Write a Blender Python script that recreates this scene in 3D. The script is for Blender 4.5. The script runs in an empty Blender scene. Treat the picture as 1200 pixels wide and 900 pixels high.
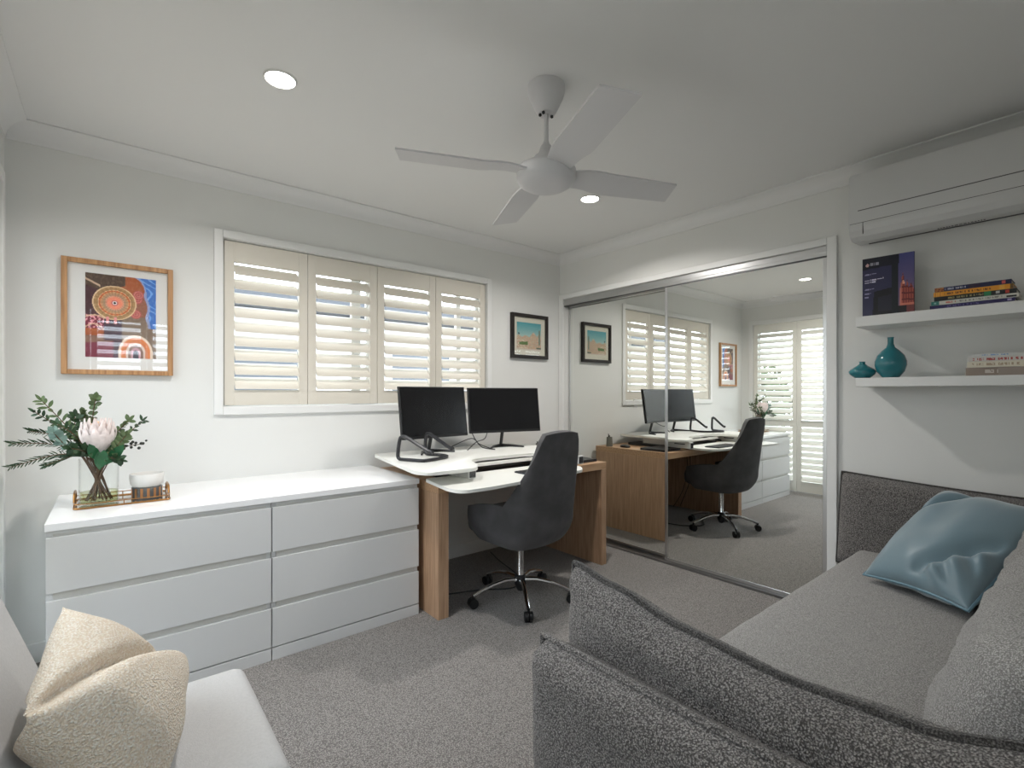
import bpy, bmesh, math, random
from mathutils import Vector, Matrix, noise
R = math.radians
PI = math.pi
random.seed(7)
SC = bpy.context.scene
COL = SC.collection

# ------------------------------------------------------------------ camera, world, exposure
cam = bpy.data.cameras.new('camera'); camo = bpy.data.objects.new('camera', cam); COL.objects.link(camo)
cam.sensor_width = 36; cam.lens = 575/1200*36; cam.shift_y = 11/1200; cam.clip_start = .02
camo.location = (-3.056, -3.06, 1.207)
camo.rotation_euler = (R(90), 0, R(50.6-90))
SC.camera = camo
SC.view_settings.view_transform = 'Standard'; SC.view_settings.look = 'None'
SC.view_settings.gamma = 1; SC.view_settings.use_curve_mapping = False
SC.view_settings.exposure = -.03
SC.cycles.max_bounces = 10; SC.cycles.diffuse_bounces = 6; SC.cycles.glossy_bounces = 5
SC.cycles.transparent_max_bounces = 16; SC.cycles.transmission_bounces = 8
SC.cycles.sample_clamp_indirect = 6

wd = bpy.data.worlds.new('sky'); SC.world = wd; wd.use_nodes = True
wn = wd.node_tree.nodes; wl = wd.node_tree.links
bg = wn['Background']; bg.inputs[0].default_value = (.80, .90, 1, 1); bg.inputs[1].default_value = 7.2

# light portals in the three openings (sampling help only: they emit nothing of their own)
def portal(loc, rot, sx, sy):
    l = bpy.data.lights.new('window_portal', 'AREA'); l.shape = 'RECTANGLE'; l.size = sx; l.size_y = sy
    l.cycles.is_portal = True
    o = bpy.data.objects.new('window_portal', l); COL.objects.link(o); o.location = loc; o.rotation_euler = rot
portal((-1.69, .13, 1.6), (R(-90), 0, 0), 1.85, .98)
portal((-2.5, -3.45, 1.6), (R(90), 0, 0), 1.4, .95)
portal((-3.54, -1.2, 1.05), (R(90), 0, R(-90)), 2.15, 2.1)

# ------------------------------------------------------------------ materials
def srgb(r, g, b):
    f = lambda c: (c/12.92 if c <= .04045 else ((c+.055)/1.055)**2.4)
    return (f(r/255), f(g/255), f(b/255), 1)
def mat(name, col, rough=.5, metal=0, spec=.5, noise_amt=0, noise_scale=60, bump=0, bump_scale=200, coat=0, trans=0, sheen=0, ior=1.45, col2=None):
    m = bpy.data.materials.new(name); m.use_nodes = True
    nt = m.node_tree; b = nt.nodes['Principled BSDF']
    b.inputs['Base Color'].default_value = col; b.inputs['Roughness'].default_value = rough
    b.inputs['Metallic'].default_value = metal; b.inputs['Specular IOR Level'].default_value = spec
    b.inputs['Coat Weight'].default_value = coat; b.inputs['Transmission Weight'].default_value = trans
    b.inputs['Sheen Weight'].default_value = sheen; b.inputs['IOR'].default_value = ior
    if noise_amt or bump:
        tc = nt.nodes.new('ShaderNodeTexCoord')
    if noise_amt:
        n = nt.nodes.new('ShaderNodeTexNoise'); n.inputs['Scale'].default_value = noise_scale; n.inputs['Detail'].default_value = 3
        r = nt.nodes.new('ShaderNodeValToRGB')
        a = [max(0, c*(1-noise_amt)) for c in col[:3]]+[1]; c2 = col2 or [min(1, c*(1+noise_amt)) for c in col[:3]]+[1]
        r.color_ramp.elements[0].position = .35; r.color_ramp.elements[1].position = .65
        r.color_ramp.elements[0].color = a; r.color_ramp.elements[1].color = c2
        nt.links.new(tc.outputs['Object'], n.inputs['Vector']); nt.links.new(n.outputs['Fac'], r.inputs[0]); nt.links.new(r.outputs[0], b.inputs['Base Color'])
    if bump:
        n2 = nt.nodes.new('ShaderNodeTexNoise'); n2.inputs['Scale'].default_value = bump_scale; n2.inputs['Detail'].default_value = 2
        bp = nt.nodes.new('ShaderNodeBump'); bp.inputs['Strength'].default_value = bump; bp.inputs['Distance'].default_value = .004
        nt.links.new(tc.outputs['Object'], n2.inputs['Vector']); nt.links.new(n2.outputs['Fac'], bp.inputs['Height']); nt.links.new(bp.outputs[0], b.inputs['Normal'])
    return m
def wood(name, c1, c2, axis='Z', rough=.42):
    m = bpy.data.materials.new(name); m.use_nodes = True; nt = m.node_tree; b = nt.nodes['Principled BSDF']
    tc = nt.nodes.new('ShaderNodeTexCoord'); mp = nt.nodes.new('ShaderNodeMapping')
    s = {'X': (2, 40, 40), 'Y': (40, 2, 40), 'Z': (40, 40, 2)}[axis]; mp.inputs['Scale'].default_value = s
    n = nt.nodes.new('ShaderNodeTexNoise'); n.inputs['Scale'].default_value = 2.2; n.inputs['Detail'].default_value = 6
    r = nt.nodes.new('ShaderNodeValToRGB'); r.color_ramp.elements[0].color = c1; r.color_ramp.elements[1].color = c2
    r.color_ramp.elements[0].position = .3; r.color_ramp.elements[1].position = .7
    nt.links.new(tc.outputs['Object'], mp.inputs[0]); nt.links.new(mp.outputs[0], n.inputs['Vector']); nt.links.new(n.outputs['Fac'], r.inputs[0]); nt.links.new(r.outputs[0], b.inputs['Base Color'])
    b.inputs['Roughness'].default_value = rough
    return m
def boucle(name, dark, light, scale=150, bump=1.0, dist=.006, rough=.95):
    m = bpy.data.materials.new(name); m.use_nodes = True; nt = m.node_tree; b = nt.nodes['Principled BSDF']
    tc = nt.nodes.new('ShaderNodeTexCoord')
    v = nt.nodes.new('ShaderNodeTexVoronoi'); v.inputs['Scale'].default_value = scale
    n = nt.nodes.new('ShaderNodeTexNoise'); n.inputs['Scale'].default_value = scale*1.3; n.inputs['Detail'].default_value = 3
    ad = nt.nodes.new('ShaderNodeMath'); ad.operation = 'MULTIPLY_ADD'; ad.inputs[1].default_value = -.55
    r = nt.nodes.new('ShaderNodeValToRGB'); r.color_ramp.elements[0].color = dark; r.color_ramp.elements[1].color = light
    r.color_ramp.elements[0].position = .12; r.color_ramp.elements[1].position = .52
    nt.links.new(tc.outputs['Object'], v.inputs['Vector']); nt.links.new(tc.outputs['Object'], n.inputs['Vector'])
    nt.links.new(v.outputs['Distance'], ad.inputs[0]); nt.links.new(n.outputs['Fac'], ad.inputs[2])
    nt.links.new(ad.outputs[0], r.inputs[0]); nt.links.new(r.outputs[0], b.inputs['Base Color'])
    bp = nt.nodes.new('ShaderNodeBump'); bp.inputs['Strength'].default_value = bump; bp.inputs['Distance'].default_value = dist
    nt.links.new(ad.outputs[0], bp.inputs['Height']); nt.links.new(bp.outputs[0], b.inputs['Normal'])
    b.inputs['Roughness'].default_value = rough; b.inputs['Sheen Weight'].default_value = .15; b.inputs['Specular IOR Level'].default_value = .2
    return m
def glass(name, tint=(1, 1, 1, 1), gloss=.04, rough=0.0):
    m = bpy.data.materials.new(name); m.use_nodes = True; nt = m.node_tree; nt.nodes.remove(nt.nodes['Principled BSDF'])
    t = nt.nodes.new('ShaderNodeBsdfTransparent'); t.inputs[0].default_value = tint
    g = nt.nodes.new('ShaderNodeBsdfGlossy'); g.inputs['Roughness'].default_value = rough
    mx = nt.nodes.new('ShaderNodeMixShader'); f = nt.nodes.new('ShaderNodeLayerWeight'); f.inputs[0].default_value = .5
    pw = nt.nodes.new('ShaderNodeMath'); pw.operation = 'POWER'; pw.inputs[1].default_value = 5
    ma = nt.nodes.new('ShaderNodeMath'); ma.operation = 'MULTIPLY_ADD'; ma.inputs[1].default_value = .9; ma.inputs[2].default_value = gloss
    nt.links.new(f.outputs['Facing'], pw.inputs[0]); nt.links.new(pw.outputs[0], ma.inputs[0])
    nt.links.new(ma.outputs[0], mx.inputs[0]); nt.links.new(t.outputs[0], mx.inputs[1]); nt.links.new(g.outputs[0], mx.inputs[2])
    nt.links.new(mx.outputs[0], nt.nodes['Material Output'].inputs[0])
    return m
def attr_mat(name, rough=.5, spec=.3, coat=0):
    m = bpy.data.materials.new(name); m.use_nodes = True; nt = m.node_tree; b = nt.nodes['Principled BSDF']
    a = nt.nodes.new('ShaderNodeAttribute'); a.attribute_name = 'paint'
    nt.links.new(a.outputs['Color'], b.inputs['Base Color']); b.inputs['Roughness'].default_value = rough; b.inputs['Specular IOR Level'].default_value = spec; b.inputs['Coat Weight'].default_value = coat
    return m
def emit(name, col, s):
    m = bpy.data.materials.new(name); m.use_nodes = True; nt = m.node_tree; nt.nodes.remove(nt.nodes['Principled BSDF'])
    e = nt.nodes.new('ShaderNodeEmission'); e.inputs[0].default_value = col; e.inputs[1].default_value = s
    nt.links.new(e.outputs[0], nt.nodes['Material Output'].inputs[0]); return m

M = {}
M['wall'] = mat('wall_paint', srgb(222, 222, 219), .85, bump=.03, bump_scale=90)
M['ceil'] = mat('ceiling_paint', srgb(224, 224, 223), .9)
M['trim'] = mat('gloss_trim_paint', srgb(228, 228, 226), .35)
M['shutter'] = mat('shutter_ivory', srgb(218, 212, 200), .4)
M['shutterw'] = mat('shutter_white', srgb(226, 224, 216), .4)
M['carpet'] = boucle('carpet_pile', srgb(108, 104, 101), srgb(190, 184, 179), 210, 1.0, .006)
M['cabinet'] = mat('cabinet_lacquer', srgb(206, 206, 205), .38)
M['cabtop'] = mat('worktop_gloss', srgb(236, 236, 236), .12)
M['recess'] = mat('handle_recess', srgb(198, 196, 190), .45)
M['oak'] = wood('oak_veneer', srgb(156, 122, 94), srgb(192, 158, 128), 'Z')
M['oakx'] = wood('oak_veneer_long', srgb(160, 124, 92), srgb(198, 162, 126), 'X')
M['frameoak'] = wood('frame_oak', srgb(150, 106, 66), srgb(192, 146, 100), 'Z')
M['chrome'] = mat('chrome', (.75, .75, .76, 1), .12, 1)
M['alu'] = mat('brushed_aluminium', (.62, .62, .62, 1), .28, 1)
M['mirror'] = mat('mirror_silver', (.85, .86, .83, 1), 0.0, 1)
M['black'] = mat('black_plastic', (.012, .012, .013, 1), .4)
M['darkmetal'] = mat('black_satin_metal', (.03, .03, .033, 1), .35, 0.2)
M['screen'] = mat('dark_screen', (.006, .006, .007, 1), .25)
M['white'] = mat('white_laminate', srgb(232, 232, 226), .3)
M['whitepl'] = mat('white_plastic', srgb(214, 214, 212), .4)
M['ac'] = mat('aircon_plastic', srgb(206, 206, 205), .35)
M['fan'] = mat('fan_paint', srgb(206, 205, 206), .45)
M['velvet'] = mat('charcoal_velvet', srgb(78, 77, 78), .9, noise_amt=.2, noise_scale=9, bump=.15, bump_scale=500, sheen=.12, spec=.2)
M['sofa'] = boucle('grey_boucle', srgb(74, 71, 69), srgb(172, 167, 163), 270, 1.0, .005)
M['sofaseat'] = boucle('grey_boucle_seat', srgb(126, 124, 121), srgb(196, 193, 190), 330, .7, .004)
M['piping'] = boucle('dark_piping', srgb(48, 46, 45), srgb(110, 107, 104), 300, .8, .004)
M['blue'] = mat('blue_satin_velvet', srgb(104, 127, 137), .40, bump=.08, bump_scale=300, sheen=.5)
M['bluepipe'] = mat('blue_piping', srgb(96, 128, 142), .5)
M['cream'] = boucle('cream_boucle', srgb(232, 214, 190), srgb(255, 249, 238), 240, 1.0, .006)
M['chairfab'] = mat('pale_grey_fabric', srgb(180, 179, 178), .92, noise_amt=.04, noise_scale=160, bump=.25, bump_scale=420, sheen=.2)
M['glass'] = glass('window_glass')
M['picglass'] = glass('picture_glass', gloss=.045)
M['vaseglass'] = glass('vase_glass', (.985, .99, .985, 1), .025)
M['water'] = glass('vase_water', (.80, .82, .62, 1), .02)
M['mat'] = mat('picture_mount', srgb(228, 226, 222), .9)
M['matw'] = mat('picture_mount_cream', srgb(218, 214, 198), .9)
M['paint'] = attr_mat('painted_surface', .6)
M['paintg'] = attr_mat('painted_gloss', .3, .5)
M['teal'] = mat('teal_glaze', srgb(30, 112, 122), .1, coat=.5)
M['gold'] = mat('aged_gold', srgb(150, 108, 62), .3, .9)
M['trayglass'] = mat('tray_mirror', (.55, .53, .5, 1), .06, .9)
M['ceramic'] = mat('white_ceramic', srgb(228, 226, 222), .4)
M['greyglass'] = mat('smoked_band', srgb(92, 92, 92), .2)
M['copper'] = mat('copper_band', srgb(176, 126, 84), .35, .6)
M['leafd'] = mat('dark_leaf', srgb(40, 66, 38), .5, noise_amt=.35, noise_scale=30)
M['leafg'] = mat('green_leaf', srgb(40, 98, 60), .45, noise_amt=.2, noise_scale=30)
M['leafe'] = mat('eucalyptus_leaf', srgb(82, 100, 62), .55, noise_amt=.3, noise_scale=40)
M['leafs'] = mat('silver_leaf', srgb(112, 138, 128), .6, noise_amt=.15, noise_scale=40)
M['stem'] = mat('brown_stem', srgb(92, 66, 44), .7)
M['petal'] = mat('protea_petal', srgb(232, 218, 214), .6, noise_amt=.14, noise_scale=26)
M['petalp'] = mat('protea_inner', srgb(222, 184, 150), .6)
M['berry'] = mat('dark_berry', srgb(34, 40, 30), .4)
M['paper'] = mat('book_pages', srgb(214, 208, 196), .8)
M['lamp'] = emit('downlight_lens', (1, .97, .9, 1), 25)
M['dark'] = mat('dark_void', (.01, .01, .01, 1), .8)
M['rubber'] = mat('caster_black', (.01, .01, .01, 1), .45)
M['darkwood'] = mat('dark_frame_wood', (.018, .013, .011, 1), .35)
M['chairleg'] = mat('chair_dark_wood', srgb(92, 76, 66), .5)
M['laptop'] = mat('grey_laptop', srgb(58, 60, 66), .3, .5)
M['concrete'] = mat('outside_paving', srgb(196, 190, 180), .9, noise_amt=.1, noise_scale=3)
M['render'] = mat('neighbour_render', srgb(206, 208, 210), .9)
M['roofm'] = mat('neighbour_roof', srgb(70, 74, 80), .6)
M['nglass'] = mat('neighbour_glass', srgb(84, 90, 96), .3)

# ------------------------------------------------------------------ helpers
def wloc(p):
    v = Vector((0, 0, 0))
    while p is not None:
        v = v + p.location; p = p.parent
    return v
def obj(name, bm, m, parent=None, smooth=False, local=False, angle=35):
    me = bpy.data.meshes.new(name)
    bmesh.ops.recalc_face_normals(bm, faces=bm.faces)
    if parent is not None and not local:
        bmesh.ops.translate(bm, verts=bm.verts, vec=-wloc(parent))
    if smooth:
        for f in bm.faces: f.smooth = True
        for e in bm.edges:
            if len(e.link_faces) == 2:
                try:
                    if e.calc_face_angle() > R(angle): e.smooth = False
                except Exception: pass
    bm.to_mesh(me); bm.free()
    ms = m if isinstance(m, (list, tuple)) else [m]
    for x in ms: me.materials.append(x)
    o = bpy.data.objects.new(name, me); COL.objects.link(o)
    if parent is not None: o.parent = parent
    return o
def tag(o, label, cat, group=None, kind=None):
    if label: o['label'] = label
    if cat: o['category'] = cat
    if group: o['group'] = group
    if kind: o['kind'] = kind
    return o
def thing(name, label, cat, loc=(0, 0, 0), rz=0, group=None):
    o = bpy.data.objects.new(name, None); COL.objects.link(o); o.location = loc; o.rotation_euler = (0, 0, rz)
    o.empty_display_size = .05
    return tag(o, label, cat, group)
def struct(name, bm, m, parent=None, smooth=False):
    o = obj(name, bm, m, parent, smooth)
    if parent is None: o['kind'] = 'structure'
    return o
def box(bm, x0, x1, y0, y1, z0, z1, bev=0, seg=2, mi=0):
    vs = [bm.verts.new((x, y, z)) for x in (x0, x1) for y in (y0, y1) for z in (z0, z1)]
    q = [(0, 1, 3, 2), (4, 6, 7, 5), (0, 4, 5, 1), (2, 3, 7, 6), (0, 2, 6, 4), (1, 5, 7, 3)]
    fs = [bm.faces.new([vs[i] for i in f]) for f in q]
    for f in fs: f.material_index = mi
    if bev:
        es = list({e for f in fs for e in f.edges})
        bmesh.ops.bevel(bm, geom=es, offset=bev, segments=seg, affect='EDGES', profile=.5)
    return vs
def B(x0, x1, y0, y1, z0, z1, bev=0, seg=2):
    bm = bmesh.new(); box(bm, x0, x1, y0, y1, z0, z1, bev, seg); return bm
def tube(bm, pts, r, n=8, closed=False, mi=0):
    pts = [Vector(p) for p in pts]; N = len(pts); rings = []
    rr = r if isinstance(r, (list, tuple)) else [r]*N
    prev = None
    for i, p in enumerate(pts):
        if closed: t = (pts[(i+1) % N]-pts[i-1])
        else: t = pts[min(i+1, N-1)]-pts[max(i-1, 0)]
        t.normalize()
        if prev is None:
            a = Vector((0, 0, 1)) if abs(t.z) < .9 else Vector((1, 0, 0))
            u = t.cross(a).normalized()
        else:
            u = (prev-t*prev.dot(t))
            u = u.normalized() if u.length > 1e-6 else t.cross(Vector((0, 0, 1))).normalized()
        prev = u; w = t.cross(u)
        rings.append([bm.verts.new(p+(u*math.cos(2*PI*k/n)+w*math.sin(2*PI*k/n))*rr[i]) for k in range(n)])
    for i in range(N if closed else N-1):
        a, b = rings[i], rings[(i+1) % N]
        for k in range(n):
            f = bm.faces.new((a[k], a[(k+1) % n], b[(k+1) % n], b[k])); f.material_index = mi
    if not closed:
        bm.faces.new(rings[0][::-1]).material_index = mi; bm.faces.new(rings[-1]).material_index = mi
def T(pts, r, n=8, closed=False):
    bm = bmesh.new(); tube(bm, pts, r, n, closed); return bm
def lathe(bm, prof, c=(0, 0, 0), n=32, mi=0, capb=True, capt=True):
    rings = []
    for r, z in prof:
        rings.append([bm.verts.new((c[0]+max(r, 1e-4)*math.cos(2*PI*k/n), c[1]+max(r, 1e-4)*math.sin(2*PI*k/n), c[2]+z)) for k in range(n)])
    for a, b in zip(rings, rings[1:]):
        for k in range(n):
            bm.faces.new((a[k], a[(k+1) % n], b[(k+1) % n], b[k])).material_index = mi
    if capb: bm.faces.new(rings[0][::-1]).material_index = mi
    if capt: bm.faces.new(rings[-1]).material_index = mi
def L(prof, c=(0, 0, 0), n=32, capb=True, capt=True):
    bm = bmesh.new(); lathe(bm, prof, c, n, 0, capb, capt); return bm
def prism(bm, poly, z0, z1, bev=0):
    a = [bm.verts.new((x, y, z0)) for x, y in poly]; b = [bm.verts.new((x, y, z1)) for x, y in poly]; n = len(poly)
    f1 = bm.faces.new(a[::-1]); f2 = bm.faces.new(b)
    for i in range(n): bm.faces.new((a[i], a[(i+1) % n], b[(i+1) % n], b[i]))
    if bev: bmesh.ops.bevel(bm, geom=list(f1.edges)+list(f2.edges), offset=bev, segments=2, affect='EDGES', profile=.5)
def P(poly, z0, z1, bev=0):
    bm = bmesh.new(); prism(bm, poly, z0, z1, bev); return bm
def round_poly(pts, rad, seg=5):
    out = []; n = len(pts)
    for i in range(n):
        p0, p, p2 = Vector(pts[i-1]), Vector(pts[i]), Vector(pts[(i+1) % n])
        r = rad[i] if isinstance(rad, (list, tuple)) else rad
        if r <= 0: out.append(tuple(p)); continue
        a = (p0-p).normalized(); b = (p2-p).normalized()
        s = p+a*r; e = p+b*r
        for k in range(seg+1):
            t = k/seg; out.append(tuple((s*(1-t)**2+p*2*t*(1-t)+e*t*t)))
    return out
def smooth_pts(pts, sub=6, closed=False):
    pts = [Vector(p) for p in pts]; n = len(pts); out = []
    rng = range(n) if closed else range(n-1)
    for i in rng:
        if closed: p0, p1, p2, p3 = pts[i-1], pts[i], pts[(i+1) % n], pts[(i+2) % n]
        else: p0, p1, p2, p3 = pts[max(i-1, 0)], pts[i], pts[i+1], pts[min(i+2, n-1)]
        for k in range(sub):
            t = k/sub
            out.append(.5*((2*p1)+(-p0+p2)*t+(2*p0-5*p1+4*p2-p3)*t*t+(-p0+3*p1-3*p2+p3)*t**3))
    if not closed: out.append(pts[-1])
    return out
def quilt(c, th, nu=28, nv=20, p=4, q=.5, inset=0, warp=None, wr=0, wf=6, seed=0, frontonly=None, bulge=(1, 1)):
    """soft cushion spanned between four corner points; returns bmesh and its boundary loop"""
    c = [Vector(x) for x in c]
    nrm = ((c[1]-c[0]).cross(c[3]-c[0])).normalized()
    ctr = sum(c, Vector())/4
    bm = bmesh.new(); g = {}
    def base(u, v):
        b = c[0]*(1-u)*(1-v)+c[1]*u*(1-v)+c[2]*u*v+c[3]*(1-u)*v
        if inset:
            k = inset*((1-(2*u-1)**2)*(2*abs(v-.5))**2+(1-(2*v-1)**2)*(2*abs(u-.5))**2)
            b = b+(ctr-b)*k
        return b
    for s in (1, -1):
        for i in range(nu+1):
            for j in range(nv+1):
                u = .5-.5*math.cos(PI*i/nu) if True else i/nu; v = .5-.5*math.cos(PI*j/nv)
                u = .5*(u+i/nu); v = .5*(v+j/nv)
                edge = i in (0, nu) or j in (0, nv)
                if edge and s == -1: g[(s, i, j)] = g[(1, i, j)]; continue
                t = th/2*((1-abs(2*u-1)**p)*(1-abs(2*v-1)**p))**q*(bulge[0] if s == 1 else bulge[1])
                b = base(u, v)
                if wr and not edge:
                    t += wr*noise.noise(Vector((u*wf, v*wf, seed+s*3)))*min(1, t/(th*.2+1e-6))
                pt = b+nrm*t*s
                if warp: pt = warp(pt, u, v, s, nrm)
                g[(s, i, j)] = bm.verts.new(pt)
    for s in (1, -1):
        for i in range(nu):
            for j in range(nv):
                vs = [g[(s, i, j)], g[(s, i+1, j)], g[(s, i+1, j+1)], g[(s, i, j+1)]]
                if s == -1: vs = vs[::-1]
                bm.faces.new(vs)
    loop = [g[(1, i, 0)] for i in range(nu)]+[g[(1, nu, j)] for j in range(nv)]+[g[(1, i, nv)] for i in range(nu, 0, -1)]+[g[(1, 0, j)] for j in range(nv, 0, -1)]
    return bm, [v.co.copy() for v in loop]
def painted(name, x0, x1, z0, z1, fn, nx, nz, place, parent, m=None):
    """flat printed sheet: fn(u,v) gives sRGB per cell; place(a,b) -> 3D point (a across, b up)"""
    me = bpy.data.meshes.new(name); vs = []; fs = []; cols = []
    wl_ = wloc(parent) if parent else Vector()
    for j in range(nz+1):
        for i in range(nx+1):
            vs.append(Vector(place(x0+(x1-x0)*i/nx, z0+(z1-z0)*j/nz))-wl_)
    for j in range(nz):
        for i in range(nx):
            a = j*(nx+1)+i; fs.append((a, a+1, a+nx+2, a+nx+1)); cols.append(fn((i+.5)/nx, (j+.5)/nz))
    me.from_pydata(vs, [], fs); ca = me.color_attributes.new('paint', 'FLOAT_COLOR', 'CORNER')
    k = 0
    for f, cc in zip(me.polygons, cols):
        s = srgb(*cc)
        for _ in f.loop_indices: ca.data[k].color = s; k += 1
    me.materials.append(m or M['paint'])
    o = bpy.data.objects.new(name, me); COL.objects.link(o); o.parent = parent
    return o

# ------------------------------------------------------------------ room shell
XL, YS, H = -3.41, -3.32, 2.4
def wall_with_hole(axis, k0, k1, a0, a1, z0, z1, ha0, ha1, hz0, hz1):
    bm = bmesh.new()
    def bx(A0, A1, Z0, Z1):
        if A1-A0 < 1e-4 or Z1-Z0 < 1e-4: return
        if axis == 'x': box(bm, A0, A1, k0, k1, Z0, Z1)
        else: box(bm, k0, k1, A0, A1, Z0, Z1)
    bx(a0, ha0, z0, z1); bx(ha1, a1, z0, z1); bx(ha0, ha1, z0, hz0); bx(ha0, ha1, hz1, z1)
    return bm
struct('floor', B(XL-.12, .75, YS-.12, .12, -.1, 0), M['carpet'])
struct('ceiling', B(XL-.12, .75, YS-.12, .12, H, H+.1), M['ceil'])
WX0, WX1, WZ0, WZ1 = -2.575, -.802, 1.136, 2.05
struct('wall_north', wall_with_hole('x', 0, .12, XL-.12, .75, 0, H, WX0, WX1, WZ0, WZ1), M['wall'])
MY0, MY1, MZ1 = -2.075, -.055, 2.02
struct('wall_east', wall_with_hole('y', 0, .12, YS-.12, 0, 0, H, MY0, MY1, 0, MZ1), M['wall'])
struct('wall_wardrobe', B(.65, .75, YS-.12, .0, 0, H), M['wall'])
DY0, DY1, DZ1 = -2.22, -.15, 2.09
struct('wall_west', wall_with_hole('y', XL-.12, XL, YS-.12, 0, 0, H, DY0, DY1, 0, DZ1), M['wall'])
SX0, SX1, SZ0, SZ1 = -3.2, -1.86, 1.15, 2.05
struct('wall_south', wall_with_hole('x', YS-.12, YS, XL, .0, 0, H, SX0, SX1, SZ0, SZ1), M['wall'])

# cornice, cove profile
def cornice(name, p0, p1, inward):
    bm = bmesh.new(); p0 = Vector(p0); p1 = Vector(p1); iv = Vector(inward); d = (p1-p0).normalized()
    prof = [(0, 0), (0, -.078), (.006, -.078)]+[(.008+.064*(1-math.cos(a)), -.072+.064*math.sin(a)) for a in [i*PI/2/7 for i in range(8)]]+[(.078, -.006), (.078, 0)]
    ra = [bm.verts.new(p0+iv*a+Vector((0, 0, b-.0005))+d*a) for a, b in prof]; rb = [bm.verts.new(p1+iv*a+Vector((0, 0, b-.0005))-d*a) for a, b in prof]
    n = len(prof)
    for i in range(n): bm.faces.new((ra[i], ra[(i+1) % n], rb[(i+1) % n], rb[i]))
    bm.faces.new(ra[::-1]); bm.faces.new(rb)
    struct(name, bm, M['trim'] if False else M['ceil'], smooth=True)
cornice('trim_1', (XL, 0, H), (0, 0, H), (0, -1, 0))
cornice('trim_2', (0, 0, H), (0, YS, H), (-1, 0, 0))
cornice('trim_3', (XL, YS, H), (XL, 0, H), (1, 0, 0))
cornice('trim_4', (0, YS, H), (XL, YS, H), (0, 1, 0))
# skirting
struct('baseboard_north', B(XL+.001, -.001, -.015, -.0005, .0, .09, .004), M['trim'])
struct('baseboard_east', B(-.015, -.0005, YS, MY0-.055, .0, .09, .004), M['trim'])
bm = bmesh.new(); box(bm, XL+.0005, XL+.015, YS+.001, DY0-.06, 0, .09, .004); box(bm, XL+.0005, XL+.015, DY1+.06, -.02, 0, .09, .004)
struct('baseboard_west', bm, M['trim'])
struct('baseboard_south', B(XL+.02, -.02, YS+.0005, YS+.015, 0, .09, .004), M['trim'])

# ------------------------------------------------------------------ plantation shutters
def frame_pts(axis, k, a, z, d):   # a along the wall, d depth towards the outside
    return {'n': (a, k+d, z), 's': (a, k-d, z), 'w': (k-d, a, z)}[axis]
def bx_ax(bm, axis, k, a0, a1, z0, z1, d0, d1, bev=0):
    p = frame_pts(axis, k, a0, z0, d0); q = frame_pts(axis, k, a1, z1, d1)
    lo = [min(s, t) for s, t in zip(p, q)]; hi = [max(s, t) for s, t in zip(p, q)]
    box(bm, lo[0], hi[0], lo[1], hi[1], lo[2], hi[2], bev)
def louvre(bm, axis, k, a0, a1, z, chord=.089, th=.011, tilt=36, dc=.02):
    t = R(tilt); n = 14; ends = []
    for a in (a0, a1):
        ring = []
        for i in range(n):
            ph = 2*PI*i/n; c = chord/2*math.cos(ph); s = th/2*math.sin(ph)
            dd = c*math.cos(t)-s*math.sin(t); zz = c*math.sin(t)+s*math.cos(t)
            ring.append(bm.verts.new(frame_pts(axis, k, a, z+zz, dc+dd)))
        ends.append(ring)
    for i in range(n): bm.faces.new((ends[0][i], ends[0][(i+1) % n], ends[1][(i+1) % n], ends[1][i]))
    bm.faces.new(ends[0][::-1]); bm.faces.new(ends[1])
def shutter_panel(axis, k, a0, a1, z0, z1, top, bot, mid, n1, n2, parent, m, tilt=36, st=.05, name='shutter_panel', rod=None):
    bm = bmesh.new(); g = .0015
    bx_ax(bm, axis, k, a0+g, a0+st, z0+g, z1-g, .004, .034, .002); bx_ax(bm, axis, k, a1-st, a1-g, z0+g, z1-g, .004, .034, .002)
    bx_ax(bm, axis, k, a0+st, a1-st, z1-top, z1-g, .006, .032); bx_ax(bm, axis, k, a0+st, a1-st, z0+g, z0+bot, .006, .032)
    spans = []
    if mid: bx_ax(bm, axis, k, a0+st, a1-st, mid[0], mid[1], .006, .032); spans = [(z0+bot, mid[0], n1), (mid[1], z1-top, n2)]
    else: spans = [(z0+bot, z1-top, n1)]
    p = obj(name, bm, m, parent)
    for lo, hi, n in spans:
        for i in range(n):
            b2 = bmesh.new(); louvre(b2, axis, k, a0+st+.002, a1-st-.002, lo+(hi-lo)*(i+.5)/n, tilt=tilt, dc=.019)
            lv = obj('louvre', b2, m, p, smooth=True)
    if rod is not None:
        b3 = bmesh.new(); bx_ax(b3, axis, k, rod-.006, rod+.006, z0+bot+.03, z1-top-.03, .066, .074)
        obj('tilt_rod', b3, m, p)
    return p
# north window
w1 = tag(thing('window_1', None, None), None, None, kind='structure')
w1['kind'] = 'structure'
def casing(axis, k, a0, a1, z0, z1, w, parent, sill=True, floor_=False):
    bm = bmesh.new()
    zb = z0 if floor_ else z0-w
    bx_ax(bm, axis, k, a0-w, a0-.004, zb, z1+w, -.016, -.0005, .003); bx_ax(bm, axis, k, a1+.004, a1+w, zb, z1+w, -.016, -.0005, .003)
    bx_ax(bm, axis, k, a0-.004, a1+.004, z1+.003, z1+w, -.016, -.0005, .003)
    if not floor_: bx_ax(bm, axis, k, a0-.004, a1+.004, z0-w, z0-.003, -.018, -.0005, .003)
    return obj('window_casing' if not floor_ else 'door_casing', bm, M['trim'], parent)
casing('n', 0, WX0, WX1, WZ0, WZ1, .046, w1)
bm = bmesh.new()
for a0, a1 in ((WX0, WX0+.04), (WX1-.04, WX1), (-1.83, -1.77), (-1.73, -1.69), (-1.02, -.98)): bx_ax(bm, 'n', 0, a0, a1, WZ0+.001, WZ1-.001, .085, .112)
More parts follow.
